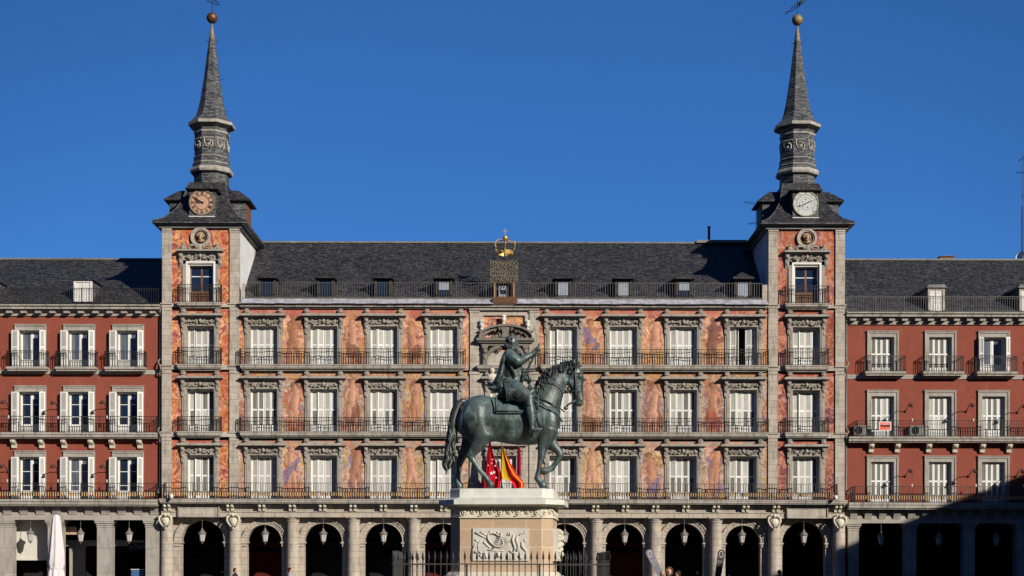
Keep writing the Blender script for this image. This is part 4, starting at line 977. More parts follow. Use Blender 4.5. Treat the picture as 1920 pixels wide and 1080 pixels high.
def open_leaves(parent, xc, z0, h, y, seed, wl=.40, wr=.33, dirty=False):
    rs = random.Random(seed)
    for s, w_, a1, a2 in ((-1, wl, R(20), R(10)), (1, wr, R(38), R(24))):
        me = panel_mesh(h-.05, w_, False, False)
        x0 = xc+s*.72
        if s < 0:    # leaf swung out over the surround and folded back on itself
            link('shutter', me, parent, (x0-w_*math.cos(a1), y-.05-w_*math.sin(a1), z0+.02), (0,0,a1)); link('shutter', me, parent, (x0-w_*math.cos(a1)-.0, y-.07-w_*math.sin(a1)-.06, z0+.02), (0,0,-a2))
        else:
            link('shutter', me, parent, (x0, y-.05, z0+.02), (0,0,-a1)); link('shutter', me, parent, (x0+w_*math.cos(a1)-w_*math.cos(a2), y-.12-w_*math.sin(a1)-w_*math.sin(a2)*.5, z0+.02), (0,0,a2*.6))
def wing(left):
    y = .30
    if left:
        x0p, x1p = -330, 302.5; cs = [-218, -126.3, -34.5, 57, 148.5, 240]
        F = {3: (692, 622, 605), 2: (813.5, 737, 702), 1: (938, 859, 824)}; ridge, eave = 488, 572
        label = 'red rendered building with white folded back shutters left of the orange clock tower'
    else:
        x0p, x1p = 1583.5, 2260; cs = [1654, 1762, 1862, 1968, 2075, 2180]
        F = {3: (697.5, 631, 611), 2: (818, 742, 708), 1: (941, 865, 829)}; ridge, eave = 486, 585
        label = 'red rendered building with closed louvred shutters right of the white dial tower'
    t = thing('red_building', ((X(x0p)+X(x1p))/2, y, 0), label, 'building', 'red buildings either side of the painted palace')
    xa, xb = X(x0p, y), X(x1p, y); top = Z(592 if left else 605, y)
    hs = []
    for st in (3, 2, 1):
        ob, ot, _ = F[st]; hs += [(X(c_, y)-.75, X(c_, y)+.75, Z(ob, y)-.1, Z(ot, y)+.05) for c_ in cs]
    mb = MB(); wall_holes(mb, xa, xb, Z(951 if left else 954, y), top, y, hs); obj('wall', mb, M['red'], t)
    mb = MB(); mb.box(xa, xb, .95, 10, Z(975,y), Z(575 if left else 590, y)); mb.box(xa, xb, 6.1, 10, 0, Z(974,y)); obj('body', mb, M['void'], t)
    for st in (3, 2, 1):
        ob, ot, _ = F[st]; z0, h = Z(ob, y), Z(ot, y)-Z(ob, y)
        for k, c_ in enumerate(cs):
            xc = X(c_, y); w = link('window', frame_mesh(h), t, (xc, y, z0)); seed = st*10+k+(0 if left else 100)
            mb = MB(); reveal(mb, xc-.75, xc+.75, z0, z0+h, y+.35, y+.64); mb.box(xc-.76, xc+.76, y+.60, y+.64, z0, z0+h); obj('interior', mb, M['void'], w)
            if left or (st == 3 and k == 2):
                glass_door(w, xc, y+.30, z0, h, 1.43, curtain=(st == 3 or (st == 1 and k % 2 == 0)), bars=(.40,.70) if st == 2 else ((.33,.66) if st == 1 else (.99,)))
                open_leaves(w, xc, z0, h, y-.06, seed, .42 if left else .28, .33 if left else .26)
            else:
                pw = (1.43-.26)/4
                pats = {3: [(1,1),(1,1),(0,0)], 2: [(0,0),(1,0),(1,1)], 1: [(1,1),(1,1),(1,1)]}[st][k % 3]
                for q in range(4):
                    if st == 2 and k == 1: op = (True, None) if q in (1,2) else (False, None)
                    elif st == 2 and k == 2: op = (q in (1,2), q in (1,2))
                    elif st == 2 and k == 0: op = (q in (0,1,3), q in (0,1,3))
                    else: op = (bool(pats[0]), bool(pats[1]))
                    f_ = .10 if (q % 2) else -.10
                    link('shutter', panel_mesh(h-.06, pw+.045, *op), w, (xc-.70+q*(pw+.05), y+.20-(pw*math.sin(.1) if q % 2 else 0), z0+.02), (0,0,f_))
                mb = MB(); mb.box(xc+.66, xc+.70, y+.20, y+.24, z0, z0+h); mb.box(xc-.70, xc+.70, y+.25, y+.28, z0, z0+.03); obj('frame', mb, M['white'], w)
    # individual balconies of the top floor and the plain band between them
    ob = F[3][0]; zt = Z(ob, y); rail_h = .98
    mb = MB(); mb.box(xa, xb, y-.05, y, Z(ob+12, y), Z(ob+4, y)); obj('band', mb, M['wingstone'], t)
    for k, c_ in enumerate(cs):
        xc = X(c_, y)+(-.10 if left else .05); wd = 1.27
        mb = MB(); mb.box(xc-wd, xc+wd, y-.62, y+.02, zt-.14, zt); mb.box(xc-wd+.06, xc+wd-.06, y-.54, y+.02, zt-.26, zt-.14); mb.box(xc-wd+.18, xc+wd-.18, y-.36, y+.02, zt-.36, zt-.26)
        sl_ = obj('balcony', mb, M['slab'], t)
        mb = MB(); railing(mb, [(xc-wd+.04, y), (xc-wd+.04, y-.58), (xc+wd-.04, y-.58), (xc+wd-.04, y)], zt, rail_h, .15, second=.12, posts=False); obj('railing', mb, M['iron'], sl_)
    # continuous balconies
    for st, nm in ((2, 0), (1, 1)):
        ob = F[st][0]; zt = Z(ob+1.2, y); hb = .36 if st == 2 else .42; d = .72 if st == 2 else .80
        ea, eb = (xa, X(298, y)) if left else (X(1587, y), xb)
        if st == 1: ea, eb = (xa, X(300.5, y)) if left else (X(1586.5, y), xb)
        mb = MB(); mb.box(ea, eb, y-d, y+.02, zt-hb*.35, zt); mb.box(ea, eb, y-d+.05, y+.02, zt-hb*.8, zt-hb*.35); mb.box(ea, eb, y-d+.14, y+.02, zt-hb, zt-hb*.8)
        sl_ = obj('balcony', mb, M['slab'], t)
        ra, rb = (xa+.1, X(297, y)) if left else (X(1603 if st == 2 else 1598, y), xb-.1)
        mb = MB(); pp = [(ra, y-d+.04), (rb, y-d+.04), (rb, y)] if left else [(ra, y), (ra, y-d+.04), (rb, y-d+.04)]
        railing(mb, pp, zt, 1.0, .15, second=(.22 if st == 2 else .52)); obj('railing', mb, M['iron'], sl_)
        if st == 1:
            mb = MB(); x = ra+.02
            while x < rb-.1: mb.box(x+.035, x+.115, y-d+.08, y-d+.11, zt+.20, zt+.45); x += .15
            obj('light_strip', mb, M['ochre'], sl_)
        else:
            bp = [27, 79, 121, 172, 211, 263] if left else [1632, 1681, 1739.5, 1789, 1840, 1890]
            bp += [b-184*k for b in (27, 79, 121, 172) for k in (1,)] if left else [b+211 for b in (1739.5, 1789)]
            for b in bp:
                xk = X(b, y); mb = MB(); zk = zt-hb
                mb.prism_x([(y-.0,zk-.58),(y-.16,zk-.58),(y-.20,zk-.40),(y-.34,zk-.30),(y-.44,zk-.16),(y-.42,zk),(y,zk)], xk-.15, xk+.15)
                mb.sph((xk, y-.36, zk-.15), .14, 1.05, .8, 1, 8, 6); obj('console', mb, M['relief'], sl_)
    # arcade: pillars, beam with mutules, dark interior
    zb = Z(977 if left else 980, y); zm = Z(967 if left else 972, y); zs = Z(951 if left else 954.5, y)
    mb = MB(); mb.box(xa, xb, y-.02, y+.9, zb, zm); mb.box(xa, xb, y+.02, y+.9, zm, zs); obj('beam', mb, M['wingstone'], t)
    sp = 30.6 if left else 27; st0 = 302-12 if left else 1600; k = 0
    while k < (21 if left else 25):
        c_ = st0-sp*k if left else st0+sp*k; xk = X(c_, y); mb = MB(); ww = .26 if left else .22
        mb.prism_x([(y+.0,zm),(y-.06,zm),(y-.10,zm+.12),(y-.34,zs-.02),(y-.34,zs),(y,zs)], xk-ww, xk+ww); obj('mutule', mb, M['wingstone'], t); k += 1
    pil = [(-281,-252),(-189,-160),(-97,-68),(-5,24),(87.5,117),(180,210),(271,300)] if left else [(1589,1612),(1696,1720),(1806,1830),(1905,1929),(2012,2036),(2120,2144)]
    for a, b in pil:
        A_, B_ = X(a, y), X(b, y); mb = MB()
        mb.box(A_+.05, B_-.05, y+.05, y+.85, 0, zb-.32); mb.box(A_+.0, B_-.0, y+.02, y+.88, 0, .35); mb.box(A_+.02, B_-.02, y+.02, y+.88, zb-.46, zb-.40)
        mb.box(A_+.0, B_-.0, y, y+.90, zb-.32, zb-.20); mb.box(A_-.07, B_+.07, y-.07, y+.97, zb-.20, zb-.08); mb.box(A_-.10, B_+.10, y-.10, y+1.0, zb-.08, zb); obj('pillar', mb, M['wingstone'], t)
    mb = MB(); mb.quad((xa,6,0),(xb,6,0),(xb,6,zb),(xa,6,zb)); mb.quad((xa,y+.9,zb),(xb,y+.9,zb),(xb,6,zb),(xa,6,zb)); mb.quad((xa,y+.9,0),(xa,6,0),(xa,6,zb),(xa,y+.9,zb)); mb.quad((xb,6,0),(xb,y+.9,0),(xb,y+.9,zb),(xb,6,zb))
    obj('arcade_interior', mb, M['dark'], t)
    if left:
        mb = MB(); mb.box(X(22, 1.5), X(89, 1.5), 1.55, 1.75, Z(1053,1.5), Z(975,1.5)); mb.box(X(22,1.5), X(89,1.5), 1.50, 1.55, Z(1053,1.5), Z(1049,1.5)); mb.box(X(19,1.5), X(25,1.5), 1.56, 1.76, 0, Z(1053,1.5)); sf = obj('shopfront', mb, M['cream'], t)
        mb = MB(); mb.box(X(108,1.6), X(143,1.6), 1.60, 1.75, Z(1004.5,1.6), Z(990,1.6)); obj('lintel', mb, M['tan'], t)
        mb = MB(); mb.box(X(130,3), X(160,3), 3.0, 3.2, 0, Z(1024,3)); mb.box(X(118,3), X(270,3), 3.05, 3.2, Z(1026,3), Z(1015,3)); obj('inner_pier', mb, M['wingstone'], t)
    # cornice, gutter, roof with railing and dormers
    ca = Z(577 if left else 588, y); cbz = Z(584 if left else 595, y)
    mb = MB(); mb.box(xa, xb, y-.62, y+.9, ca-.05, ca+.04); mb.box(xa, xb, y-.52, y+.9, cbz, ca-.05); mb.box(xa, xb, y-.30, y+.9, cbz-.12, cbz); mb.box(xa, xb, y-.10, y+.9, top-.10, cbz-.12)
    obj('cornice', mb, M['slab'], t)
    k = 0; spc = 26.8 if left else 24.2
    while k < 27:
        c_ = (288-spc*k) if left else (1596+spc*k); xk = X(c_, y); mb = MB(); mb.box(xk-.18, xk+.18, y-.44, y-.09, cbz-.24, cbz-.121); obj('dentil', mb, M['wingstone'], t); k += 1
    ze = Z(eave, .8)
    ZR2 = Z(ridge, 7.4)
    mb = MB(); mb.prism_x([(.7, ze-.3), (1.0, ze-.12), (1.4, ze+.35), (7.4, ZR2), (13.4, ze-.3), (13.4, ze-.6), (.7, ze-.6)], xa, xb if not left else X(303.4,y)); rf = obj('roof', mb, M['slate'], t)
    mb = MB(); mb.box(xa, xb, 7.25, 7.55, ZR2-.06, ZR2+.05); obj('ridge_cap', mb, M['lead'], rf)
    mb = MB(); za = Z(574 if left else 586, y); railing(mb, [(xa, y-.40), (X(299,y) if left else xb, y-.40)] if left else [(X(1584,y), y-.40), (xb, y-.40)], za, Z(545 if left else 557, y)-za, .15, second=.10, r=.012); obj('roof_railing', mb, M['iron' if left else 'galv'], rf)
    for k, px in enumerate((-28, 155, -210) if left else (1754, 1925, 2096)):
        xc = X(px, 1.2); zt_ = Z(528 if left else 539, 1.2); zb2 = Z(568 if left else 583, 1.2); a = .58 if left else .53
        mb = MB(); mb.box(xc-a, xc-a+.14, 1.1, 1.25, zb2, zt_); mb.box(xc+a-.14, xc+a, 1.1, 1.25, zb2, zt_); mb.box(xc-a+.14, xc+a-.14, 1.1, 1.25, zt_-.12, zt_); d = obj('dormer', mb, M['paintw'] if left else M['stone'], t)
        mb = MB(); mb.box(xc-a+.01, xc-a+.12, 1.25, 3.6, zb2, zt_); mb.box(xc+a-.12, xc+a-.01, 1.25, 3.6, zb2, zt_); obj('cheek', mb, M['slate2'], d)
        mb = MB(); mb.box(xc-a+.14, xc+a-.14, 1.16, 1.2, zb2, zt_-.12); mb.box(xc-.02, xc+.02, 1.12, 1.16, zb2, zt_-.12); obj('shutter', mb, M['paintw'], d)
        mb = MB()
        if left: mb.add([(xc-a-.12,.98,zt_),(xc+a+.12,.98,zt_),(xc+a+.12,4.2,zt_),(xc-a-.12,4.2,zt_),(xc-a-.12,.98,zt_+.07),(xc+a+.12,.98,zt_+.07),(xc+a+.12,4.2,zt_+.07),(xc-a-.12,4.2,zt_+.07),(xc-a+.3,1.6,zt_+.26),(xc+a-.3,1.6,zt_+.26),(xc+a-.3,4.2,zt_+.26),(xc-a+.3,4.2,zt_+.26)],[(0,3,2,1),(0,1,5,4),(1,2,6,5),(2,3,7,6),(3,0,4,7),(4,5,9,8),(5,6,10,9),(6,7,11,10),(7,4,8,11),(8,9,10,11)])
        else: mb.box(xc-a-.1, xc+a+.1, .98, 4.4, zt_, zt_+.08); mb.box(xc-a, xc+a, 1.02, 4.4, zt_+.08, zt_+.20)
        obj('dormer_roof', mb, M['slate'] if left else M['lead'], d)
    # drainpipe beside the tower
    mb = MB(); s = -1 if left else 1; xd = X(299 if left else 1587, 0)
    for zt_, zb_ in ((Z(582), Z(684)), (Z(700), Z(812)), (Z(825), Z(926))):
        mb.loft([(xd-s*(-.0), -.10, zt_), (xd, .14, zt_-.25), (xd, .14, zb_+.35), (xd+s*.14, .05, zb_+.10), (xd+s*.02, -.16, zb_)], .055, n=8)
    mb.loft([(xd+s*.02,-.16,Z(684)),(xd-s*.1,-.18,Z(692)),(xd,-.10,Z(700))], .055, n=8); mb.loft([(xd+s*.02,-.16,Z(812)),(xd-s*.1,-.18,Z(819)),(xd,-.10,Z(825))], .055, n=8)
    obj('drainpipe', mb, M['lead'], t, True)
    return t
wing(True); wing(False)
# chimney and roof hatch on the right roof
mb = MB(); mb.box(X(1760,8), X(1786,8), 7.8, 8.4, Z(487,8), Z(481,8)); mb.box(X(1759,8), X(1787,8), 7.7, 8.5, Z(481,8), Z(480,8))
tag(obj('chimney', mb, M['rust']), 'low brown brick chimney stack on the ridge of the right red building', 'chimney')

# unseen block added and angled so its roof edge shades the lower right corner
e = Vector((50.6, -22)); f_ = Vector((46.3, -30.2)); dr = (f_-e).normalized(); nr = Vector((-dr.y, dr.x))
if nr.x < 0: nr = -nr
def epoly(a, b, n0, n1): return [tuple(e+dr*a+nr*n0), tuple(e+dr*b+nr*n0), tuple(e+dr*b+nr*n1), tuple(e+dr*a+nr*n1)]
east = thing('red_building', (60, -30, 0), 'unseen red block on the right, added to shade the lower right corner', 'building', 'red buildings either side of the painted palace')
mb = MB(); mb.prism_z(epoly(-34, 28, 0, 12), 0, 20 - .9); obj('wall', mb, M['red'], east)
mb = MB(); mb.prism_z(epoly(-34.3, 28.3, -.5, 12.5), 19.1, 20, epoly(-34.3, 28.3, 0, 12)); obj('cornice', mb, M['slab'], east)
for fl in range(4):
    for q in range(14):
        a = -32+q*4.2; z0 = 4.8+fl*3.6; mb = MB(); mb.prism_z(epoly(a, a+1.5, -.06, .1), z0, z0+2.4); obj('window', mb, M['white'], east)

# the south side of the square, behind the photographer: it shades the near paving and closes the low sky
south = thing('red_building', (0, -104, 0), 'long red rendered block closing the square opposite the painted building', 'building', 'red buildings either side of the painted palace')
mb = MB(); mb.box(-75, 75, -112, -98, 4.6, 18.5); obj('wall', mb, M['red'], south)
mb = MB(); mb.prism_x([(-97.3, 18.5), (-105, 23.0), (-112.7, 18.5)], -75, 75); obj('roof', mb, M['slate'], south)
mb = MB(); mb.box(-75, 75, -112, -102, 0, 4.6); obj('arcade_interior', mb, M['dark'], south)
for q in range(33):
    mb = MB(); mb.box(-74+q*4.6, -73+q*4.6, -98.9, -98, 0, 4.6); obj('pillar', mb, M['wingstone'], south)
wmb = MB(); wmb.box(-.6, .6, -.05, .05, 0, 2.4); wme = wmb.mesh('window', M['white'])
for fl in range(3):
    for q in range(32): link('window', wme, south, (-71.2+q*4.6, -97.96, 5.4+fl*4.3))
# ------------------------------------------------------------------ bronze horse and rider
YS = -47.0
def S(px, py, lat=0.0): return (X(px, YS), YS+lat, Z(py, YS))
K = (D+YS)/FPX
def chain(mb, pts, n=12, lat_scale=1.0, up=(0,1,0)):
    """pts: (px, py, radius in px, lateral offset m, lateral half width m)"""
    mb.loft([S(a, b, l) for a, b, r, l, w in pts], [r*K for a, b, r, l, w in pts], [w for *_, w in pts], n=n, up=up)
    a, b, r, l, w = pts[0]; mb.sph(S(a, b, l), 1, r*K*.98, w*.98, r*K*.98, 12, 8); a, b, r, l, w = pts[-1]; mb.sph(S(a, b, l), 1, r*K*.98, w*.98, r*K*.98, 12, 8)
def fuse(name, mb, mat, parent=None, voxel=.03, it=6, fac=.5):
    o = obj(name, mb, mat, parent); m = o.modifiers.new('r', 'REMESH'); m.mode = 'VOXEL'; m.voxel_size = voxel
    s = o.modifiers.new('s', 'SMOOTH'); s.factor = fac; s.iterations = it
    dg = bpy.context.evaluated_depsgraph_get(); dg.update()
    me = bpy.data.meshes.new_from_object(o.evaluated_get(dg)); o.modifiers.clear(); o.data = me
    me.polygons.foreach_set('use_smooth', [True]*len(me.polygons)); me.materials.clear(); me.materials.append(mat); return o
st = thing('equestrian_statue', S(944, 916.3), 'green bronze horse with raised foreleg carrying a rider holding a baton on the pedestal', 'statue')
b = MB()
# barrel: (x, top, bottom, half width)
B_ = [(858.5,766,796,.16),(864,755,812,.36),(875,746,822,.46),(888,741,832,.53),(902,741,834,.56),(917,744,830,.55),(935,748,829,.55),(955,751,833,.57),(975,752,835,.57),(993,750,834,.54),(1008,746,833,.50),(1022,744,831,.48),(1034,748,824,.44),(1043,756,812,.36),(1048,770,800,.22)]
b.loft([S(x, (t_+bo)/2) for x, t_, bo, w in B_], [(bo-t_)/2*K for x, t_, bo, w in B_], [w for *_, w in B_], n=24, up=(0,1,0))
chain(b, [(1012,775,34,0,.44),(1022,752,31,0,.36),(1031,733,26.5,0,.29),(1041,713,23,0,.25),(1052,699,18,0,.21),(1064,691,13,0,.17)], 16)      # neck
chain(b, [(1068,690,9,0,.13),(1076,697,14,0,.165),(1078,711,16.5,0,.18),(1080,724,13.5,0,.16),(1083,737,10.5,0,.13),(1085,747,9.2,0,.125),(1086,756,7.2,0,.11)], 16)   # head
chain(b, [(1069,716,8,0,.19),(1073,722,8,0,.17)], 10)                                   # cheek
chain(b, [(1077,752,4.2,0,.08),(1080,758,3.6,0,.08)], 8)                                # chin
for s in (-1, 1):
    chain(b, [(1077,686,3.2,s*.10,.05),(1075,679,3.0,s*.12,.045),(1078,673,.8,s*.12,.015)], 8)   # ears
    b.sph(S(1087,708,s*.155), .055); b.sph(S(1088,704,s*.15), .05); b.sph(S(1090,750,s*.09), .045, 1,1,1.2)
    chain(b, [(1072,701,2,s*.17,.02),(1084,735,1.6,s*.13,.02)], 6)
    # haunch and shoulder muscles
    b.sph(S(893,786,s*.30), 1, 27*K, .30, 36*K, 14, 10); b.sph(S(1028,792,s*.27), 1, 19*K, .23, 30*K, 14, 10); b.sph(S(1040,790,s*.17), 1, 11*K, .20, 19*K, 12, 8)
    b.sph(S(912,806,s*.36), 1, 12*K, .17, 18*K, 12, 8)
def hoof(mb, px, py, lat, r=8, tilt=0): mb.lathe([(r*K*1.12, 0), (r*K*.85, .17)], 0, 0, 14); 
# near hind leg (advanced), far hind leg, near foreleg (planted), far foreleg (raised)
chain(b, [(897,798,28,-.30,.27),(905,820,20,-.34,.21),(897,836,14,-.34,.155),(888,848,9.5,-.34,.12),(882.5,857,7.6,-.34,.095)], 14)
chain(b, [(882,857,7.4,-.34,.095),(886,864,6.2,-.34,.085),(894,876,5.0,-.34,.075),(904,889,4.8,-.34,.07),(911,897,5.8,-.34,.085),(915,903,5.2,-.34,.085)], 12)
chain(b, [(914.5,903,5.6,-.34,.09),(918.5,909,7.4,-.34,.12),(920,912.5,8.0,-.34,.125)], 12); b.sph(S(877,857,-.34), .07)
chain(b, [(886,802,26,.30,.25),(882,826,18,.33,.18),(873,843,12,.34,.13),(865,856,8.5,.34,.10),(860.5,867,7.2,.34,.09)], 14)
chain(b, [(860.5,867,7,.34,.09),(860,878,5.4,.34,.08),(858,889,5,.34,.075),(857,897,6,.34,.085),(858,903,5.4,.34,.085)], 12)
chain(b, [(858,903,5.8,.34,.09),(860,909,7.2,.34,.115),(861,912.5,7.8,.34,.12)], 12)
chain(b, [(1026,806,19,-.28,.22),(1021,824,14.5,-.30,.17),(1018,838,11,-.30,.13),(1015,850,8,-.30,.105),(1014.5,857,7.2,-.30,.10),(1012,866,5.4,-.30,.08),(1010,880,4.6,-.30,.075),(1007.5,893,5.2,-.30,.08),(1007,899,6.4,-.30,.09)], 14)
chain(b, [(1007,899,6,-.30,.09),(1012,905,6,-.30,.09),(1016,909,7.6,-.30,.12),(1017.5,912.5,8.4,-.30,.125)], 12)
chain(b, [(1030,812,17,.28,.20),(1031,826,12.5,.30,.16),(1040,838,9.2,.30,.12),(1048,846,7.6,.30,.10),(1050.5,852,7.2,.30,.10)], 14)
chain(b, [(1050.5,852,7,.30,.10),(1046,862,5.2,.30,.08),(1039,872,5.0,.30,.08),(1035,877,6.4,.30,.09),(1030,880,5.8,.30,.09)], 12)
chain(b, [(1030,880,5.6,.30,.09),(1024,882,7.2,.30,.11),(1018.5,882.5,8.2,.30,.125)], 12)
horse = fuse('horse', b, M['bronze'], st, .028, 5)
# girth, straps and bridle as fine raised bands
mb = MB()
def strap(pts, r=.022): mb.loft([S(a, bb, l) for a, bb, l in pts], r, n=6)
strap([(1004,738,-.44),(1020,752,-.43),(1038,762,-.37),(1052,770,-.26),(1057,772,0)]); strap([(1006,754,-.50),(1024,767,-.50),(1040,778,-.44),(1050,787,-.25),(1053,790,0)])
strap([(1003,776,-.56),(1010,795,-.55),(1016,808,-.50)], .018)
strap([(1061,701,-.185),(1074,701,-.205),(1088,701,-.18),(1094,702,0)], .016); strap([(1075,684,-.15),(1077,701,-.205),(1078,722,-.20),(1079,740,-.155),(1078,750,-.11)], .016); strap([(1067,735,-.15),(1080,734,-.165),(1093,735,-.0)], .016)
strap([(1079,751,-.12),(1071,756,-.12),(1064,760,-.10),(1059,766,-.08)], .03); mb.sph(S(1060,766,-.09), .07, 1,.5,1)
strap([(1079,749,-.12),(1062,735,-.26),(1040,722,-.32),(1010,716,-.30),(992,716,-.18)], .014)
obj('bridle', mb, M['bronzed'], st, True)
# mane: heavy wavy locks falling over the crest
rs = random.Random(11); mb = MB()
crest = [(1001,741),(1003,727),(1010,713),(1018,702),(1029,692),(1041,685),(1053,681),(1064,678),(1074,679)]
def along(P_, t_):
    t_ *= len(P_)-1; i = min(int(t_), len(P_)-2); q = t_-i; return tuple(P_[i][k]*(1-q)+P_[i+1][k]*q for k in range(len(P_[0])))
def lock(mb, p, ang, L, r, lat0, lat1, wav=2.2, n=9):
    ph = rs.uniform(0, 6); pts = []; rr = []
    for i in range(n):
        t_ = i/(n-1); a_ = ang+.35*math.sin(ph+5*t_)
        x = p[0]+L*t_*math.cos(ang)+wav*math.sin(ph+7*t_)*-math.sin(ang); y_ = p[1]+L*t_*math.sin(ang)+wav*math.sin(ph+7*t_)*math.cos(ang)
        pts.append(S(x, y_, lat0+(lat1-lat0)*t_)); rr.append(r*K*(.55+.75*math.sin(math.pi*(.15+.8*t_))))
    rr[-1] = .2*K; mb.loft(pts, rr, n=6)
for i in range(120):
    p = along(crest, i/119); d_ = i/119
    lock(mb, (p[0]+rs.uniform(-1,3), p[1]+rs.uniform(-1,2)), math.radians(rs.uniform(75,125)-d_*35), rs.uniform(14,32)*(1.0-.45*d_), rs.uniform(1.0,1.9), rs.uniform(-.12,.06), -.32+.08*rs.random(), 1.3, 10)
for i in range(26):
    p = along(crest, rs.random()); lock(mb, p, math.radians(rs.uniform(130,200)), rs.uniform(3,6), 1.5, .0, rs.uniform(-.1,.2), 1.2, 6)
for i in range(12):
    lock(mb, (1076+rs.uniform(-4,4), 680+rs.uniform(-3,2)), math.radians(rs.uniform(10,80)), rs.uniform(9,17), 1.8, rs.uniform(-.08,.08), rs.uniform(-.12,.12), 1.4, 7)
obj('mane', mb, M['bronzed'], horse, True)
# tail
mb = MB(); tp = [(874,752,5),(866,753,6),(859,759,7.5),(854,770,8.6),(851,784,9.2),(849,799,9.6),(846.5,816,9.8),(843.5,834,9.5),(841,850,9),(840,862,6)]
mb.loft([S(a, bb) for a, bb, r in tp], [r*K for *_, r in tp], [r*K*.9 for *_, r in tp], n=14, up=(0,1,0))
for i in range(60):
    t_ = rs.uniform(.48, .97); p = along(tp, t_); lock(mb, (p[0]+rs.uniform(-6,6), p[1]), math.radians(rs.uniform(88,101)), min(rs.uniform(24,46), 893-p[1]+rs.uniform(-14,2)), rs.uniform(1.4,2.2), rs.uniform(-.16,.16), rs.uniform(-.18,.18), 2.0, 11)
for i in range(10): p = along(tp, rs.uniform(.28,.55)); lock(mb, (p[0]+rs.uniform(-3,4), p[1]), math.radians(94+14*(p[1] < 775)+rs.uniform(-4,4)), rs.uniform(18,30), 1.5, -.10, -.12, .6, 9)
obj('tail', mb, M['bronzed'], horse, True)
# saddle cloth hugging the barrel
mb = MB(); V_ = []; F_ = []; nx, na = 16, 24
def body_at(x):
    for q in range(len(B_)-1):
        if B_[q][0] <= x <= B_[q+1][0]:
            t_ = (x-B_[q][0])/(B_[q+1][0]-B_[q][0]); return [B_[q][j]*(1-t_)+B_[q+1][j]*t_ for j in (1,2,3)]
for i in range(nx+1):
    x = 929.5+(1008-929.5)*i/nx; t_, bo, w = body_at(x)
    for j in range(na+1):
        a_ = math.pi*(j/na)*1.12-.06*math.pi; sag = 776-(t_+bo)/2
        yy = (t_+bo)/2-((bo-t_)/2+2.4)*math.sin(a_) if math.sin(a_) > 0 else (t_+bo)/2-((bo-t_)/2)*math.sin(a_)
        l = -(w+.05)*math.cos(a_); f0 = (j == 0 or j == na)
        if a_ < .25 or a_ > math.pi-.25: l = -(w+.055)*(1 if a_ < 1.5 else -1); 
        if f0: yy = 776
        V_.append(S(x, min(yy, 776), l))
for i in range(nx):
    for j in range(na): a = i*(na+1)+j; F_.append((a, a+na+1, a+na+2, a+1))
mb.add(V_, F_); sc_ = obj('saddle_cloth', mb, M['bronze'], st, True); m = sc_.modifiers.new('t', 'SOLIDIFY'); m.thickness = .045
mb = MB()
for y0_, y1_ in ((773.5,776.5),): mb.loft([S(930,775,-.635),(S(955,775,-.65)),(S(985,775,-.64)),S(1008,775,-.60)], .025, n=6)
mb.loft([S(930,745,-.50),S(930,775,-.635)], .025, n=6); mb.loft([S(1008,742,-.45),S(1008,775,-.60)], .025, n=6)
obj('cloth_border', mb, M['bronze'], sc_, True)
# saddle
mb = MB(); chain(mb, [(936,745,6,0,.34),(950,746,9,0,.42),(970,746,9,0,.42),(990,742,9,0,.36),(999,734,7,0,.28)], 14); sd_ = fuse('saddle', mb, M['bronze'], st, .03, 4)
# rider: torso, head, arms, legs, boots in one skin
b = MB()
chain(b, [(961,724,20,0,.36),(959,710,20,0,.34),(957.5,695,20.5,0,.37),(957.5,680,19,0,.41),(957,669,14.5,0,.38),(959,661,7,0,.16),(960,655,5.5,0,.11)], 18)
chain(b, [(966,716,11,-.02,.2),(973,706,9,-.02,.22),(968,690,12,0,.26)], 12)                                      # peascod breastplate
chain(b, [(959,650,7.5,0,.115),(959,642,10.2,0,.15),(958.5,636,9,0,.145),(959,631,6,0,.10)], 14)                  # head
b.sph(S(966,645,0), 1, 4.8*K, .09, 7.5*K, 10, 8); b.sph(S(970.3,643.5,0), 1, 2.0*K, .035, 3.2*K, 8, 6); b.sph(S(967.5,652,0), 1, 3.2*K, .07, 4.2*K, 8, 6)
for s in (-1,1): b.sph(S(959.5,643.5,s*.15), 1, 1.6*K,.03,2.6*K, 8, 6); b.sph(S(968.3,640.6,s*.045), 1, 1.4*K,.03,.9*K, 8, 6)
chain(b, [(954,669,11.5,-.38,.17),(960,675,11,-.47,.17),(970,682,9.2,-.50,.15),(974,682,8.2,-.50,.13)], 12)     # near upper arm
chain(b, [(973,682,8.2,-.50,.13),(983,676.5,7.4,-.48,.12),(993,670.5,5.8,-.44,.095),(998.5,667,4.2,-.42,.07)], 12)   # forearm
chain(b, [(957,668,9,.38,.14),(962,684,8.4,.44,.13),(970,698,7.4,.42,.12)], 12); chain(b, [(970,698,7,.42,.11),(982,706,6,.28,.09),(990,713,4.4,.16,.07)], 12)
for s in (-1, 1):
    chain(b, [(955,728,18,s*.26,.24),(966,736,18.5,s*.44,.26),(979,745,16,s*.58,.22),(989,750,10.5,s*.66,.15)], 14)      # trunk hose
    chain(b, [(990.5,750,9.8,s*.67,.14),(992,764,8.8,s*.69,.13),(994,778,9.0,s*.70,.13),(995,791,6.6,s*.70,.095),(995.5,802,5,s*.70,.075),(996,808,4.8,s*.70,.075)], 12)
    chain(b, [(995.5,810,4.8,s*.70,.075),(1003,810,4.3,s*.71,.075),(1010,809.5,3.2,s*.72,.06),(1014,809,2,s*.72,.04)], 10)
rider = fuse('rider', b, M['bronze'], st, .022, 4)
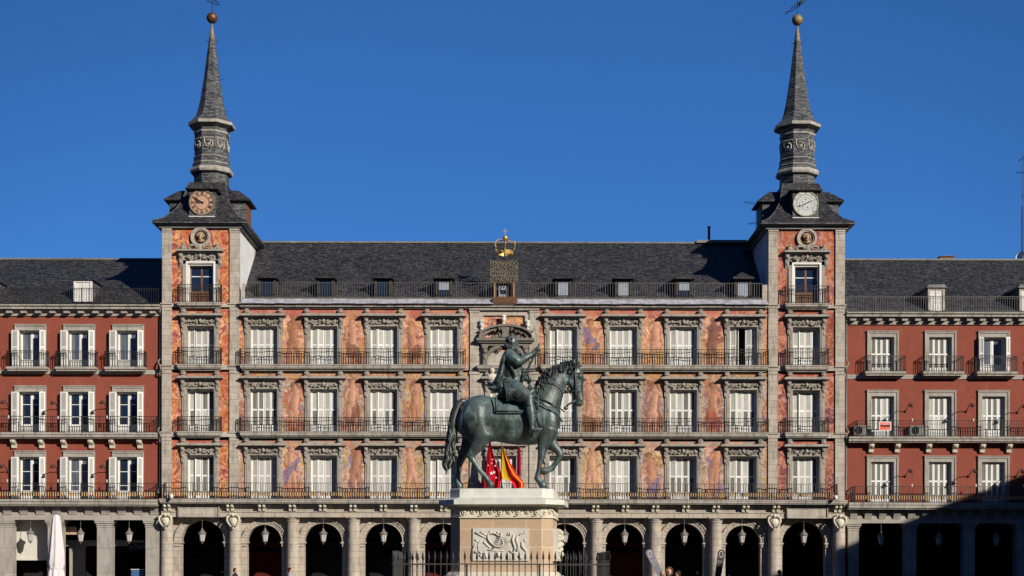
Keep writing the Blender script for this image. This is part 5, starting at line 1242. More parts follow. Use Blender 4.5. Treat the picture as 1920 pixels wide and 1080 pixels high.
# right hand gripping the baton: palm, four bent fingers and a thumb
b = MB(); chain(b, [(998,667,3.6,-.42,.05),(1002,663.5,4.6,-.42,.055),(1005.5,660,4.6,-.42,.05)], 10)
for q, (dx, dy) in enumerate(((0,-1.2),(1.2,.6),(2.0,2.4),(2.2,4.2))):
    x0_, y0_ = 1004.6+dx*.6, 656.5+dy*1.15
    b.loft([S(x0_-1,y0_+1,-.45), S(x0_+2.2,y0_-1.6,-.48), S(x0_+4.3,y0_-1.4,-.44), S(x0_+4.2,y0_+.6,-.40)], [1.15*K,1.1*K,1.0*K,.8*K], n=7)
b.loft([S(1002,661,-.46), S(1003.4,656.5,-.48), S(1006.5,653.6,-.47), S(1008.5,652.4,-.45)], [1.5*K,1.35*K,1.2*K,.8*K], n=7)
fuse('hand', b, M['bronze'], rider, .012, 2)
mb = MB(); mb.loft([S(1010.5,648.5,-.42), S(1009,651,-.42), S(979,717,-.34), S(977,720,-.34)], [2.0*K,2.0*K,2.3*K,2.4*K], n=10); obj('baton', mb, M['bronzed'], rider, True)
mb = MB(); mb.lathe([(5.8*K,0),(5.2*K,.09)], 0, 0, 12); 
mt = Matrix.Translation(S(997.5,667,-.425)) @ Vector((.80,0,.55)).to_track_quat('Z','Y').to_matrix().to_4x4(); mb.v = [tuple(mt @ Vector(v)) for v in mb.v]; obj('cuff', mb, M['bronze'], rider)
# ruff with pleats, hair, sash, cape, pleats of the trunk hose, sword
mb = MB(); n = 26; axis = Vector((.50,0,.87)).to_track_quat('Z','Y').to_matrix().to_4x4(); c0 = Vector(S(957.5,656,0))
for i in range(n):
    a0 = 2*math.pi*i/n; tp_ = []
    for q in range(5): a_ = a0+2*math.pi/n*q/4; r_ = .285+.02*math.sin(3*a_); tp_.append((r_*math.cos(a_)*1.05, r_*math.sin(a_), .062*math.sin(2*math.pi*q/4)))
    for u in range(4):
        A0, A1 = tp_[u], tp_[u+1]
        Q = [Vector((A0[0]*.32,A0[1]*.32,A0[2]*.5-.02)), Vector(A0), Vector(A1), Vector((A1[0]*.32,A1[1]*.32,A1[2]*.5-.02))]
        up_ = Vector((0,0,.025)); PP = [tuple(c0+axis @ (v-up_)) for v in Q]+[tuple(c0+axis @ (v+up_)) for v in Q]
        mb.add(PP, [(0,3,2,1),(4,5,6,7),(0,1,5,4),(1,2,6,5),(2,3,7,6),(3,0,4,7)])
obj('ruff', mb, M['bronzed'], rider, True)
mb = MB()
for i in range(70):
    a_, t_ = rs.uniform(0, 2*math.pi), rs.uniform(0, 1); th = t_*math.pi*.62; x = 958-10*math.sin(th)*math.cos(a_)*1.0; y_ = 638-9.5*math.cos(th)+(3 if math.cos(a_) > 0 else 0); l = .155*math.sin(th)*math.sin(a_)
    if math.cos(a_) < -.45 and th > .7: continue
    mb.sph(S(x, y_, l), rs.uniform(.028,.045), 1,1,.8, 6, 5)
obj('hair', mb, M['bronzed'], rider, True)
b = MB()
chain(b, [(949,664,6,.0,.36),(944,678,7,.0,.42),(941,694,8,.0,.44),(938,708,9,.0,.46),(932,718,8,.0,.44)], 12)       # short cape down the back
chain(b, [(944,716,10,0,.40),(934,722,8,-.05,.34),(922,722,5,-.08,.22),(914,718,2.5,-.1,.12)], 10); chain(b, [(940,728,8,-.10,.38),(928,732,5,-.1,.25),(917,729,3,-.1,.15)], 10)
chain(b, [(950,736,13,-.1,.42),(940,738,8,-.1,.38)], 10); chain(b, [(958,664,6,-.36,.12),(948,668,6,-.36,.14),(942,680,5,-.38,.12)], 10)
fuse('cape', b, M['bronze'], rider, .026, 3)
mb = MB()
for i in range(15):                                        # panes of the trunk hose
    t_ = i/14; x0_, y0_ = 944+t_*28, 719+t_*2-abs(t_-.5)*2; x1_, y1_ = 950+t_*43, 757-t_*9
    l0, l1 = -.36-.10*math.sin(math.pi*t_), -.56-.14*t_
    mb.loft([S(x0_,y0_,l0), S((x0_+x1_)/2+1.5,(y0_+y1_)/2,(l0+l1)/2-.14), S(x1_,y1_,l1)], [1.5*K,2.3*K,1.3*K], n=6)
mb.loft([S(975,757,-.60),S(985,753,-.74),S(996,749,-.74),S(1001,746,-.62)], [2.5*K,3*K,3*K,2*K], n=7)
mb.loft([S(943,714,-.34),S(955,716,-.38),S(968,717,-.33),S(978,714,-.16)], [2.4*K]*4, n=7)
mb.loft([S(984,762,-.72),S(991,764.5,-.84),S(1000,766,-.72)], [1.6*K]*3, n=6)
obj('trunk_hose', mb, M['bronze'], rider, True)
mb = MB(); mb.loft([S(946,664,-.40),S(957,690,-.43),S(966,712,-.40)], [1.6*K,2*K,1.8*K], n=6); obj('sash', mb, M['bronze'], rider, True)
mb = MB(); mb.loft([S(990,722,-.1),S(993,714,-.1),S(991,706,-.12),S(985,702,-.1)], [3*K,3.6*K,3*K,1.5*K], n=8); mb.loft([S(988,735,-.2),S(994,722,-.2),S(998,732,-.22)], [4*K,4*K,3*K], n=8); obj('pommel', mb, M['bronze'], sd_, True)
mb = MB(); mb.loft([S(1000,770,-.62),S(1002,790,-.72),S(1003,812,-.74)], .018, n=5); mb.loft([S(994,815,-.74),S(1003,816.5,-.77),S(1011,814.5,-.75),S(1003,803,-.74),S(996,812,-.74)], .022, n=6); obj('stirrup', mb, M['bronzed'], sd_, True)

# ------------------------------------------------------------------ pedestal
PY = -46.6; rot = R(-5.0)
PC = Vector((X(946.5, PY), PY, 0))
pedestal = thing('pedestal', PC, 'chamfered tan granite pedestal with white marble top and carved trophy panel', 'pedestal')
def oct_(front, ch, side, grow=0.0):
    """plan of the chamfered block: front width, chamfer length, side length"""
    c = ch*.70711; hx = front/2+c; hy = side/2+c
    g = grow; P_ = [(-front/2-g*.41, -hy-g), (front/2+g*.41, -hy-g), (hx+g, -hy+c-g*.41), (hx+g, hy-c+g*.41), (front/2+g*.41, hy+g), (-front/2-g*.41, hy+g), (-hx-g, hy-c+g*.41), (-hx-g, -hy+c-g*.41)]
    return [(PC.x+x*math.cos(rot)-y*math.sin(rot), PC.y+x*math.sin(rot)+y*math.cos(rot)) for x, y in P_]
yf = PY-1.35
def ZP(py): return Z(py, yf)
def tier(mb, z0, z1, g0, g1=None): mb.prism_z(oct_(2.50,.46,2.2,g0), z0, z1, oct_(2.50,.46,2.2,g1) if g1 is not None else None)
mb = MB(); tier(mb, ZP(1073), ZP(972), 0); obj('shaft', mb, M['tan'], pedestal)
mb = MB(); tier(mb, 0, .35, .55); tier(mb, .35, .55, .45, .30); tier(mb, .55, ZP(1080), .22); tier(mb, ZP(1080), ZP(1073), .16, .05); obj('base_moulding', mb, M['relief'], pedestal)
mb = MB(); tier(mb, ZP(972), ZP(970), .06); tier(mb, ZP(970), ZP(951), .01); tier(mb, ZP(951), ZP(947), .03, .26); fz = obj('frieze', mb, M['relief'], pedestal)
mb = MB(); tier(mb, ZP(947), ZP(938), .36); tier(mb, ZP(938), ZP(934), .32, .12); tier(mb, ZP(934), ZP(917.5), .03, .02); tier(mb, ZP(917.5), ZP(916.3), .02, -.02); obj('marble_top', mb, M['marble'], pedestal)
def face_pt(u, z, out, face=0):
    """point on the front (0), right chamfer (1) or right side (2) of the shaft"""
    P_ = oct_(2.50,.46,2.2,0); a, b_ = [(0,1),(1,2),(2,3)][face]; A, Bv = Vector(P_[a]), Vector(P_[b_]); m = (A+Bv)/2; t_ = (Bv-A).normalized(); nn = Vector((t_.y, -t_.x))
    q = m+t_*u+nn*out; return (q.x, q.y, z)
mb = MB(); zc = (ZP(970)+ZP(951))/2; hh = (ZP(951)-ZP(970))/2
for face, L in ((0, 2.5), (1, .46), (2, 2.2)):
    n = max(1, round(L/.29))
    for i in range(n):                                      # running acanthus scroll
        u0 = -L/2+L*(i+.5)/n; sg = 1 if i % 2 else -1
        mb.loft([face_pt(u0+.11*(1-k*.09)*math.cos(k*.8), zc+sg*.11*(1-k*.09)*math.sin(k*.8), .03, face) for k in range(9)], .020, n=5)
        mb.loft([face_pt(u0-.15, zc+sg*.13, .02, face), face_pt(u0-.03, zc+sg*.14, .03, face), face_pt(u0+.13, zc-sg*.02, .03, face)], [.018,.026,.012], n=5)
        mb.sph(face_pt(u0, zc, .03, face), .035)
obj('scroll_relief', mb, M['relief'], fz, True)
# white carved trophy panel
def slab_on(mb, u0, u1, z0, z1, o0, o1, face=0):
    P_ = [face_pt(u, z, o, face) for o in (o0, o1) for u, z in ((u0,z0),(u1,z0),(u1,z1),(u0,z1))]
    mb.add(P_, [(0,1,2,3),(4,7,6,5),(0,4,5,1),(1,5,6,2),(2,6,7,3),(3,7,4,0)])
kf = (D+yf)/FPX; mid = 944.2
mb = MB(); slab_on(mb, (892-mid)*kf, (997-mid)*kf, ZP(1052), ZP(991), -.05, .05); slab_on(mb, -.9, .9, ZP(1052), ZP(991), -.05, .16, 2)
mb.f = mb.f + [f[::-1] for f in []]; rp = obj('trophy_panel', mb, M['creamstone'], pedestal)
mb = MB()
def W(px, py, o=.07): return face_pt((px-mid)*kf, ZP(py), o)
def rl(pts, r, o=.07): mb.loft([W(a, b_, o-.01) for a, b_ in pts], [r*kf*.85]*len(pts) if not hasattr(r, '__len__') else [q*kf*.9 for q in r], n=7)
for a in (((897,999),(917,1009)),((906,998),(921,1006)),((912,1017),(925,1028)),((896,1012),(903,1017)),((924,996),(927,1003)),((938,997),(941,1003)),((960,998),(957,1004)),((964,997),(961,1005))): rl(a, 2.4 if a[0][0] == 897 else 1.7)
for k in range(6):                                        # embossed oval shield, concentric rings
    rx, rz = 17-k*2.7, 15.5-k*2.4; rl([(948+rx*math.cos(t_*.5236), 1019+rz*math.sin(t_*.5236)) for t_ in range(13)], .8, .055+.006*k)
V0 = [(926+10*math.cos(a_)*math.cos(.9)+17*math.sin(a_)*math.sin(.9), 1013+17*math.sin(a_)*math.cos(.9)-10*math.cos(a_)*math.sin(.9)) for a_ in [q*math.pi/8 for q in range(17)]]
V0 = [(935+(x-926), y_) for x, y_ in V0]; rl(V0, 1.5, .10)
for q in range(6): rl([(930+q*2.0,1026-q*4.3),(938+q*1.8,1023-q*3)], .9, .10)
rl([(946,998),(945,1008),(940,1021),(930,1030)], 1.2, .11); rl([(941,1006),(950,1007)], 1.2, .12)
rl([(970,1004),(967,1013),(970,1022),(972,1029),(968,1034)], [2.5,3.5,3.5,3,1.5]); rl([(976,1003),(974,1014),(978,1024),(975,1034)], [2,3.2,3,2]); rl([(977,1005),(984,1001),(990,1000),(992,996)], 1.8)
rl([(984,1016),(985,1025),(990,1031),(993,1035)], [1.5,3,2.4,1.5]); rl([(990,1010),(989,1014),(992,1016)], 1.4); rl([(903,1036),(902,1024),(906,1014),(913,1010)], [.8,1.2,1.5,1.0]); rl([(893,1028),(896,1020),(902,1014)], .9)
rl([(920,1032),(932,1033),(950,1033)], 1.2); rl([(896,1035),(900,1036)], 3); rl([(905,1036),(909,1037)], 2.4); rl([(904,1040),(910,1047),(914,1043)], 1.6); rl([(940,1036),(941,1045)], 3.2); rl([(961,1033),(968,1038),(974,1037)], 2); rl([(978,1042),(983,1048),(990,1044)], 2.2); rl([(916,1037),(918,1048)], 2)
for i in range(5): rl([(955+i*4,1038),(955+i*4,1050)], .7)
obj('trophy_relief', mb, M['creamstone'], rp, True)
mb = MB(); rr_ = random.Random(5)
for i in range(26): mb.sph(face_pt(rr_.uniform(-.8,.8), rr_.uniform(ZP(1050), ZP(993)), .17, 2), rr_.uniform(.05,.10))
obj('side_relief', mb, M['relief'], rp, True)

# ------------------------------------------------------------------ spiked iron fence round the pedestal
fy0, fy1 = -50.0, -45.2; fxl, fxr = X(736, fy0), X(1143, fy0); fyb = -43.6
fn = thing('iron_fence', ((fxl+fxr)/2, (fy0+fyb)/2, 0), 'black iron fence of spear headed bars around the pedestal', 'fence')
def fence_side(x0, y0, x1, y1, name='fence_panel'):
    L = math.hypot(x1-x0, y1-y0); n = round(L/.178); mb = MB(); k = (D+fy0)/FPX
    zt = Z(1033, fy0); zr = Z(1058.5, fy0)
    for i in range(n+1):
        x, y = x0+(x1-x0)*i/n, y0+(y1-y0)*i/n
        mb.lathe([(.013,0),(.013,zr+.10),(.019,zr+.11),(.013,zr+.13),(.014,zr+.145)], x, y, 6); mb.lathe([(.014,zr+.13),(.036,zr+.17),(.030,zr+.24),(.004,zt)], x, y, 4)
        mb.sph((x, y, zr-.06), .024, n=6, m=4)
    dx, dy = (x1-x0)/L, (y1-y0)/L
    for z in (zr, .35):
        q = .018; mb.add([(x0-dy*q,y0+dx*q,z-q),(x1-dy*q,y1+dx*q,z-q),(x1+dy*q,y1-dx*q,z-q),(x0+dy*q,y0-dx*q,z-q),(x0-dy*q,y0+dx*q,z+q),(x1-dy*q,y1+dx*q,z+q),(x1+dy*q,y1-dx*q,z+q),(x0+dy*q,y0-dx*q,z+q)],
            [(0,1,2,3),(4,7,6,5),(0,4,5,1),(1,5,6,2),(2,6,7,3),(3,7,4,0)])
    return obj(name, mb, M['fence'], fn)
M['fence'] = plain('grey black fence iron', (.05,.048,.046,1), .55, .3, .5, .25, 6)
fence_side(fxl, fy0, fxr, fy0); fence_side(fxl, fyb, fxr, fyb); fence_side(fxl, fy0, fxl, fyb); fence_side(fxr, fy0, fxr, fyb)
for px in (875, 1011.5):
    mb = MB(); mb.loft([(X(px,fy0),fy0+.05,0),(X(px,fy0),fy0+.05,Z(1057,fy0))], .03, n=6); mb.loft([(X(px,fy0),fy0+.05,Z(1060,fy0)),(X(px,fy0),fy0+.9,0)], .02, n=6); obj('stay', mb, M['fence'], fn)
# ------------------------------------------------------------------ crown and gilded lettering above the roof railing
cs_ = thing('crown_sign', (X(945), -.2, Z(561)), 'gilded openwork lettering topped by a golden crown and cross above the cornice', 'sign')
yl = .15
rows = ['FERNANDO', 'CARLOS COR', 'ERNANDODO', 'NAMARIANA', 'SUMADREYR']
zr0, zr1 = Z(490, yl), Z(529, yl); rh = (zr0-zr1)/5
for i, s_ in enumerate(rows):
    me = text_mesh(s_, .37, M['goldold'], .012, None, -.006)
    xs = [v.co.x for v in me.vertices]; ys = [v.co.y for v in me.vertices]; w = max(xs)-min(xs); cxm = (max(xs)+min(xs))/2; cym = (max(ys)+min(ys))/2; hgt = max(ys)-min(ys)
    for v in me.vertices: v.co.x = (v.co.x-cxm)*(1.74/w); v.co.y = (v.co.y-cym)*(rh*.92/hgt)
    o = link('lettering', me, cs_, (X(944.5, yl), yl, zr0-rh*(i+.5)), (R(90), 0, 0))
mb = MB(); xc = X(944.5, yl)
for s in (-1, 1): mb.loft([(xc+s*.60, yl+.05, Z(560)), (xc+s*.60, yl+.05, zr1)], .018, n=5); mb.loft([(xc+s*.15, yl+.05, zr1), (xc+s*.15, yl+.05, Z(481))], .010, n=4)
for z in (zr1-.02, zr0+.02): mb.loft([(xc-.87, yl+.03, z), (xc+.87, yl+.03, z)], .008, n=4)
obj('frame', mb, M['goldold'], cs_)
xc = X(946, yl); zc = Z(478, yl); mb = MB(); n = 28; rr = .46
for i in range(n):
    a0, a1 = 2*math.pi*i/n, 2*math.pi*(i+1)/n; z0 = lambda a_: zc-.03*math.cos(a_)*0
    P_ = []
    for zz_ in (0, .22):
        for a_ in (a0, a1):
            for q in (rr*(1+zz_*.25), (rr-.03)*(1+zz_*.25)): P_.append((xc+q*math.cos(a_), yl+q*math.sin(a_), zc+zz_))
    mb.add(P_, [(0,2,6,4),(3,1,5,7),(4,6,7,5),(0,1,3,2)])
for a_ in [k*math.pi/4+.4 for k in range(8)]: mb.sph((xc+.50*math.cos(a_), yl+.50*math.sin(a_), zc+.11), .04)
band = obj('crown_band', mb, M['gold'], cs_)
for k in range(6):
    a_ = k*math.pi/3+R(92); mb = MB(); pts = []
    for r_, z_ in ((.55,.22),(.70,.45),(.72,.68),(.58,.86),(.33,.92),(.05,.86)): pts.append((xc+r_*math.cos(a_), yl+r_*math.sin(a_), zc+z_))
    mb.loft(pts, [.022]*6, [.045]*6, n=6); obj('crown_arch', mb, M['gold'], cs_, True)
mb = MB(); mb.sph((xc, yl, zc+1.05), .17, n=16, m=12); obj('crown_orb', mb, M['gold'], cs_, True)
mb = MB(); mb.box(xc-.018, xc+.018, yl-.018, yl+.018, zc+1.2, zc+1.62); mb.box(xc-.13, xc+.13, yl-.017, yl+.017, zc+1.45, zc+1.49); obj('cross', mb, M['gold'], cs_)

# ------------------------------------------------------------------ hanging lanterns
def lantern(x, y, zt, ztop):
    """zt = top of the lantern cap, ztop = where its rod is fixed"""
    t = thing('hanging_lantern', (x, y, zt-1.02), '', 'lantern')
    mb = MB(); mb.lathe([(.012, zt-.02), (.012, ztop)], x, y, 6); obj('rod', mb, M['lantern'], t)
    mb = MB(); mb.lathe([(.20,zt-.40),(.255,zt-.38),(.255,zt-.34),(.20,zt-.30),(.17,zt-.22),(.09,zt-.14),(.05,zt-.10),(.07,zt-.06),(.02,zt)], x, y, 12)
    for k in range(6): a_ = k*math.pi/3; mb.sph((x+.22*math.cos(a_), y+.22*math.sin(a_), zt-.31), .035)
    obj('cap', mb, M['lantern'], t, True)
    mb = MB(); mb.lathe([(.125,zt-.84),(.20,zt-.40)], x, y, 6, cap=True); obj('glass', mb, M['frost'], t)
    mb = MB()
    for k in range(6): a_ = k*math.pi/3; mb.loft([(x+.13*math.cos(a_), y+.13*math.sin(a_), zt-.84), (x+.205*math.cos(a_), y+.205*math.sin(a_), zt-.40)], .011, n=4)
    mb.lathe([(.01,zt-1.02),(.035,zt-.97),(.02,zt-.94),(.11,zt-.88),(.14,zt-.84),(.13,zt-.82)], x, y, 8); obj('frame', mb, M['lantern'], t)
    return t
names = ['orange clock tower', 'second', '', '', '', '', '', '', '', '', 'white dial tower']
base = lantern(X(379, .15), .15, Z(991.5, .15), Z(972, .15))
base['label'] = 'grey hanging lantern in the wide arch below the orange clock tower'; base['group'] = 'lanterns hanging in the arcade openings'
L_ = [(497,'arch just right of the orange clock tower'),(606,'third arch from the left of the painted building'),(719,'fourth arch from the left of the painted building'),(831,'arch just left of the statue pedestal'),
      (1059,'arch just right of the statue pedestal'),(1171,'arch left of the grey leaning banner'),(1283,'arch between the two leaning banners'),(1391,'arch just left of the white dial tower'),(1507,'wide arch below the white dial tower')]
for px, lb in L_: copy_tree(base, (X(px,.15), .15, Z(991.5,.15)-1.02), 'grey hanging lantern in the '+lb)
wb_ = lantern(X(57,.4), .4, Z(992,.4), Z(977,.4)); wb_['group'] = 'lanterns hanging in the arcade openings'; wb_['label'] = 'grey lantern before the sunlit cream wall at the far left'
copy_tree(wb_, (X(151,.4), .4, Z(992,.4)-1.02), 'grey lantern just right of the closed white parasol'); copy_tree(wb_, (X(242,.4), .4, Z(992,.4)-1.02), 'grey lantern in the pillar opening next to the orange clock tower')
copy_tree(wb_, (X(1652,.4), .4, Z(995,.4)-1.02), 'half shaded lantern under the red building next to the white dial tower'); copy_tree(wb_, (X(1760,.4), .4, Z(995,.4)-1.02), 'shaded lantern in the second opening right of the white dial tower')
copy_tree(wb_, (X(1868,.4), .4, Z(995,.4)-1.02), 'shaded lantern in the dark opening at the far right')

# ------------------------------------------------------------------ bracket lamps of the red buildings
def bracket_lamp(x, z):
    t = thing('wall_lamp', (x, .3, z), '', 'lamp', 'lamps on curved arms along the red walls')
    mb = MB(); mb.loft([(x,.30,z-.30),(x,.0,z-.16),(x,-.35,z+.02),(x,-.70,z+.08),(x,-.92,z+.0),(x,-1.0,z-.06)], .025, n=6); mb.lathe([(.07,z-.36),(.07,z-.24)], x, .27, 10); obj('arm', mb, M['iron'], t)
    mb = MB(); mb.lathe([(.03,z+.06),(.07,z+.03),(.09,z-.04),(.15,z-.12),(.14,z-.14)], x, -1.0, 10); obj('lamp_shade', mb, M['iron'], t)
    mb = MB(); mb.sph((x,-1.0,z-.13), .07, n=8, m=6); obj('bulb', mb, M['frost'], t)
    mb = MB(); mb.loft([(x+.22,-.5,z-.05),(x+.22,-.5,z-.85)], .006, n=4); obj('pull_cord', mb, M['iron'], t); mb = MB(); mb.box(x+.19, x+.25, -.53, -.47, z-1.0, z-.82); obj('tag', mb, M['cream'], t)
    return t
bl0 = None
for px, pz, lb in ((100,757,'second storey, between the two leftmost windows'),(192,756,'second storey, left of the window by the orange clock tower'),(7,756,'second storey, at the left picture edge'),
                   (100,876,'first storey, between the two leftmost windows'),(192,876,'first storey, left of the window by the orange clock tower'),(5,876,'first storey, at the left picture edge'),
                   (1705,758,'second storey, right of the red and white notice'),(1820,758,'second storey, left of the third window on the right'),(1917,760,'second storey, at the right picture edge'),
                   (1705,881,'first storey, right of the window by white dial tower'),(1825,881,'first storey, left of the third window on the right'),(1914,881,'first storey, at the right picture edge')):
    x, z = X(px,-.7), Z(pz,-.7)
    if bl0 is None: bl0 = bracket_lamp(x, z); bl0['label'] = 'black lamp on red wall, '+lb
    else: copy_tree(bl0, (x, .3, z), 'black lamp on red wall, '+lb)

# ------------------------------------------------------------------ flags on the centre balcony
def flag(name, label, L_pts, R_pts, colfn, y0, amp, seed, rows_=46, cols_=22):
    mb = MB(); nn = rows_; V_ = []; 
    def ip(P_, t_):
        t_ *= len(P_)-1; i = min(int(t_), len(P_)-2); q = t_-i; return P_[i][0]*(1-q)+P_[i+1][0]*q, P_[i][1]*(1-q)+P_[i+1][1]*q
    for j in range(rows_+1):
        v = j/rows_; lx, ly = ip(L_pts, v); rx, ry = ip(R_pts, v)
        for i in range(cols_+1):
            u = i/cols_; px, py = lx*(1-u)+rx*u, ly*(1-u)+ry*u
            yy = y0+amp*math.sin(u*9+seed+v*2)*(.3+.7*v)+.04*math.sin(u*23+v*5)
            V_.append((X(px, yy), yy, Z(py, yy)))
    F_ = [(j*(cols_+1)+i, (j+1)*(cols_+1)+i, (j+1)*(cols_+1)+i+1, j*(cols_+1)+i+1) for j in range(rows_) for i in range(cols_)]
    mb.add(V_, F_); t = thing(name, (X(L_pts[0][0],y0), -.2, Z(937)), label, 'flag', 'flags on slanting poles over the centre balcony')
    me_o = obj('cloth', mb, M['flag'], t, True); me = me_o.data; at = me.color_attributes.new('col', 'FLOAT_COLOR', 'CORNER'); cc = []
    for p_ in me.polygons:
        j, i = divmod(p_.index, cols_); c = srgb(*colfn((i+.5)/cols_, (j+.5)/rows_)); cc += list(c)*4
    at.data.foreach_set('color', cc)
    m = me_o.modifiers.new('t', 'SOLIDIFY'); m.thickness = .01
    px, py = L_pts[0]; mb = MB(); mb.loft([(X(px,y0)-.02, -.52, Z(934)), (X(px,y0), y0, Z(py)+.1), (X(px,y0), y0-.05, Z(py)+.22)], .028, n=8); mb.sph((X(px,y0), y0-.06, Z(py)+.26), .055); obj('pole', mb, M['wood'], t)
    return t
f1 = flag('flag', 'red flag with seven white stars hanging left of the yellow striped flag', [(917,827),(913,850),(909.5,878),(905,902),(907,930)], [(919,828),(924,852),(931,872),(940.5,890),(935,928)], lambda u, v: (178,18,36) if v > .06 else (150,16,30), -1.3, .13, 1)
mb = MB()
for (px, py, s_) in ((923,862,.06),(922,869,.06),(928,874,.07),(921,888,.13),(926,886,.11),(915,873,.05),(930,896,.07)):
    P_ = [(X(px,-1.5)+s_*(1 if q % 2 == 0 else .42)*math.sin(q*math.pi/5), Z(py,-1.5)+s_*(1 if q % 2 == 0 else .42)*math.cos(q*math.pi/5)) for q in range(10)]
    o = len(mb.v); c0 = (X(px,-1.5), -1.475, Z(py,-1.5)); mb.add([c0]+[(a, -1.475, b_) for a, b_ in P_], [(0, 1+q, 1+(q+1) % 10) for q in range(10)])
obj('star', mb, M['white'], f1)
def esp(u, v):
    if u < .16: return (214,176,26) if v < .74 else (214,30,52)
    if u < .55: return (176,140,34) if v < .62+.2*u else (186,24,40)
    if u < .76: return (176,16,34)
    if u < .88: return (222,176,26)
    return (200,24,36)
flag('flag', 'red and yellow striped flag gathered in folds below the horse belly', [(940,836),(939.5,862),(938,885),(940,898),(958,903),(966,918)], [(942,837),(951,858),(960,874),(969,889),(983,907),(980,922)], esp, -1.4, .16, 3)
flag('flag', 'narrow crimson flag hanging folded right of the yellow striped flag', [(971,838),(969.5,858),(969,876),(972,892)], [(974,838),(976,858),(976.5,876),(975.5,895)], lambda u, v: (176,18,72), -1.25, .10, 5)

# ------------------------------------------------------------------ closed parasol
py_ = -9.0; xc = X(105, py_); k = (D+py_)/FPX
ps = thing('closed_parasol', (xc, py_, 0), 'closed white parasol tied shut in front of the left pillars', 'parasol')
mb = MB(); n = 48; V_ = []; prof = [(967.5,4.5),(972,6.4),(985,8.6),(1000,10.2),(1020,12.2),(1040,14),(1058,15),(1066,13),(1070,12.5),(1074,14.5),(1090,16.5),(1100,15)]
for j, (pyy, r) in enumerate(prof):
    for i in range(n):
        a_ = 2*math.pi*i/n; rr = r*k*(1+.11*math.sin(a_*9+.25*j+.6*math.sin(j))+.05*math.sin(a_*17+j)); V_.append((xc+rr*math.cos(a_), py_+rr*math.sin(a_), Z(pyy, py_)))
F_ = [(j*n+i, (j+1)*n+i, (j+1)*n+(i+1) % n, j*n+(i+1) % n) for j in range(len(prof)-1) for i in range(n)]+[tuple(range(n))]
mb.add(V_, F_); obj('canopy', mb, M['canvas'], ps, True)
mb = MB(); mb.lathe([(4.6*k, Z(968,py_)), (4.6*k, Z(966.5,py_)), (3.8*k, Z(966,py_))], xc, py_, 16); obj('cap', mb, M['lantern'], ps)
mb = MB(); mb.lathe([(.4,0),(.4,.06),(.05,.07),(.05,Z(1085,py_))], xc, py_, 12); obj('pole', mb, M['lantern'], ps)
mb = MB(); mb.lathe([(13.4*k, Z(1069,py_)),(13.6*k, Z(1067.5,py_))], xc, py_, 24); obj('strap', mb, M['canvas'], ps)

# ------------------------------------------------------------------ leaning grey banners
def banner(px0, px1, yb, lean, label):
    k = (D+yb)/FPX; xt = X(px0, yb); zt = Z(1030, yb); xb = X(px1, yb); zb = Z(1082, yb)
    w = 6.6*k; ux, uz = (xb-xt), (zb-zt); L = math.hypot(ux, uz); ux /= L; uz /= L; nx, nz = -uz, ux
    def P_(u, v, o=0): return (xt+ux*u+nx*v, yb+o, zt-w+uz*u+nz*v+w*0)
    Lf = (zt-w)/abs(uz)
    prof = [(0,-w),(0,w)]; pts = [P_(Lf*.98, -w*.75), P_(Lf*.98, w*.75), P_(w*.2, w)]+[P_(-w*math.sin(a_), w*math.cos(a_)) for a_ in [math.pi*q/12 for q in range(1,12)]]+[P_(w*.2, -w)]
    t = thing('leaning_banner', (xt+ux*Lf, yb, 0), label, 'banner')
    mb = MB(); mb.prism([(a, c) for a, b_, c in pts], yb-.01, yb+.02); obj('panel', mb, M['bannergrey' if px0 < 1300 else 'bannerdark'], t)
    mb = MB(); r = w*.66
    c0 = P_(w*.35, 0)
    for i in range(24):
        a0, a1 = 2*math.pi*i/24, 2*math.pi*(i+1)/24
        mb.prism([(c0[0]+q*math.cos(a_)*.9, c0[2]+q*1.45*math.sin(a_)) for q, a_ in ((r*.78,a0),(r,a0),(r,a1),(r*.78,a1))], yb-.02, yb-.011)
    obj('logo_ring', mb, M['cream'], t)
    me = text_mesh('i', r*1.5, M['greenlogo'], .004); link('logo', me, t, (c0[0], yb-.016, c0[2]), (R(90), 0, 0))
    ang = math.atan2(uz, ux)+math.pi/2
    for q, (off, s_) in enumerate(((w*2.5,'MADRID'),(w*3.1,'PLAZA MAYOR'),(w*3.6,'turismo'))):
        me = text_mesh(s_, .15, M['cream'], .004, wmax=w*1.35); o = link('lettering', me, t, P_(off, 0, -.016)); o.rotation_euler = (Matrix.Rotation(-ang, 4, 'Y') @ Matrix.Rotation(R(90), 4, 'X')).to_euler()
    mb = MB(); mb.lathe([(.35,0),(.35,.05),(.03,.07),(.02,.3)], xt+ux*Lf, yb, 12); obj('foot', mb, M['iron'], t)
    return t
M['bannerdark'] = plain('dark banner cloth', (.055,.05,.055,1), .8, 0, .2, .1, 3); M['bannergrey'] = plain('grey banner cloth', (.20,.19,.24,1), .8, 0, .2, .1, 3); M['greenlogo'] = plain('green print', (.35,.45,.12,1), .8)
banner(1217.5, 1244, -14, 1, 'grey banner leaning left with a round cream logo below the fifth column')
banner(1352.5, 1345, -13, -1, 'dark grey banner leaning right with a round cream logo beside the arcade column')

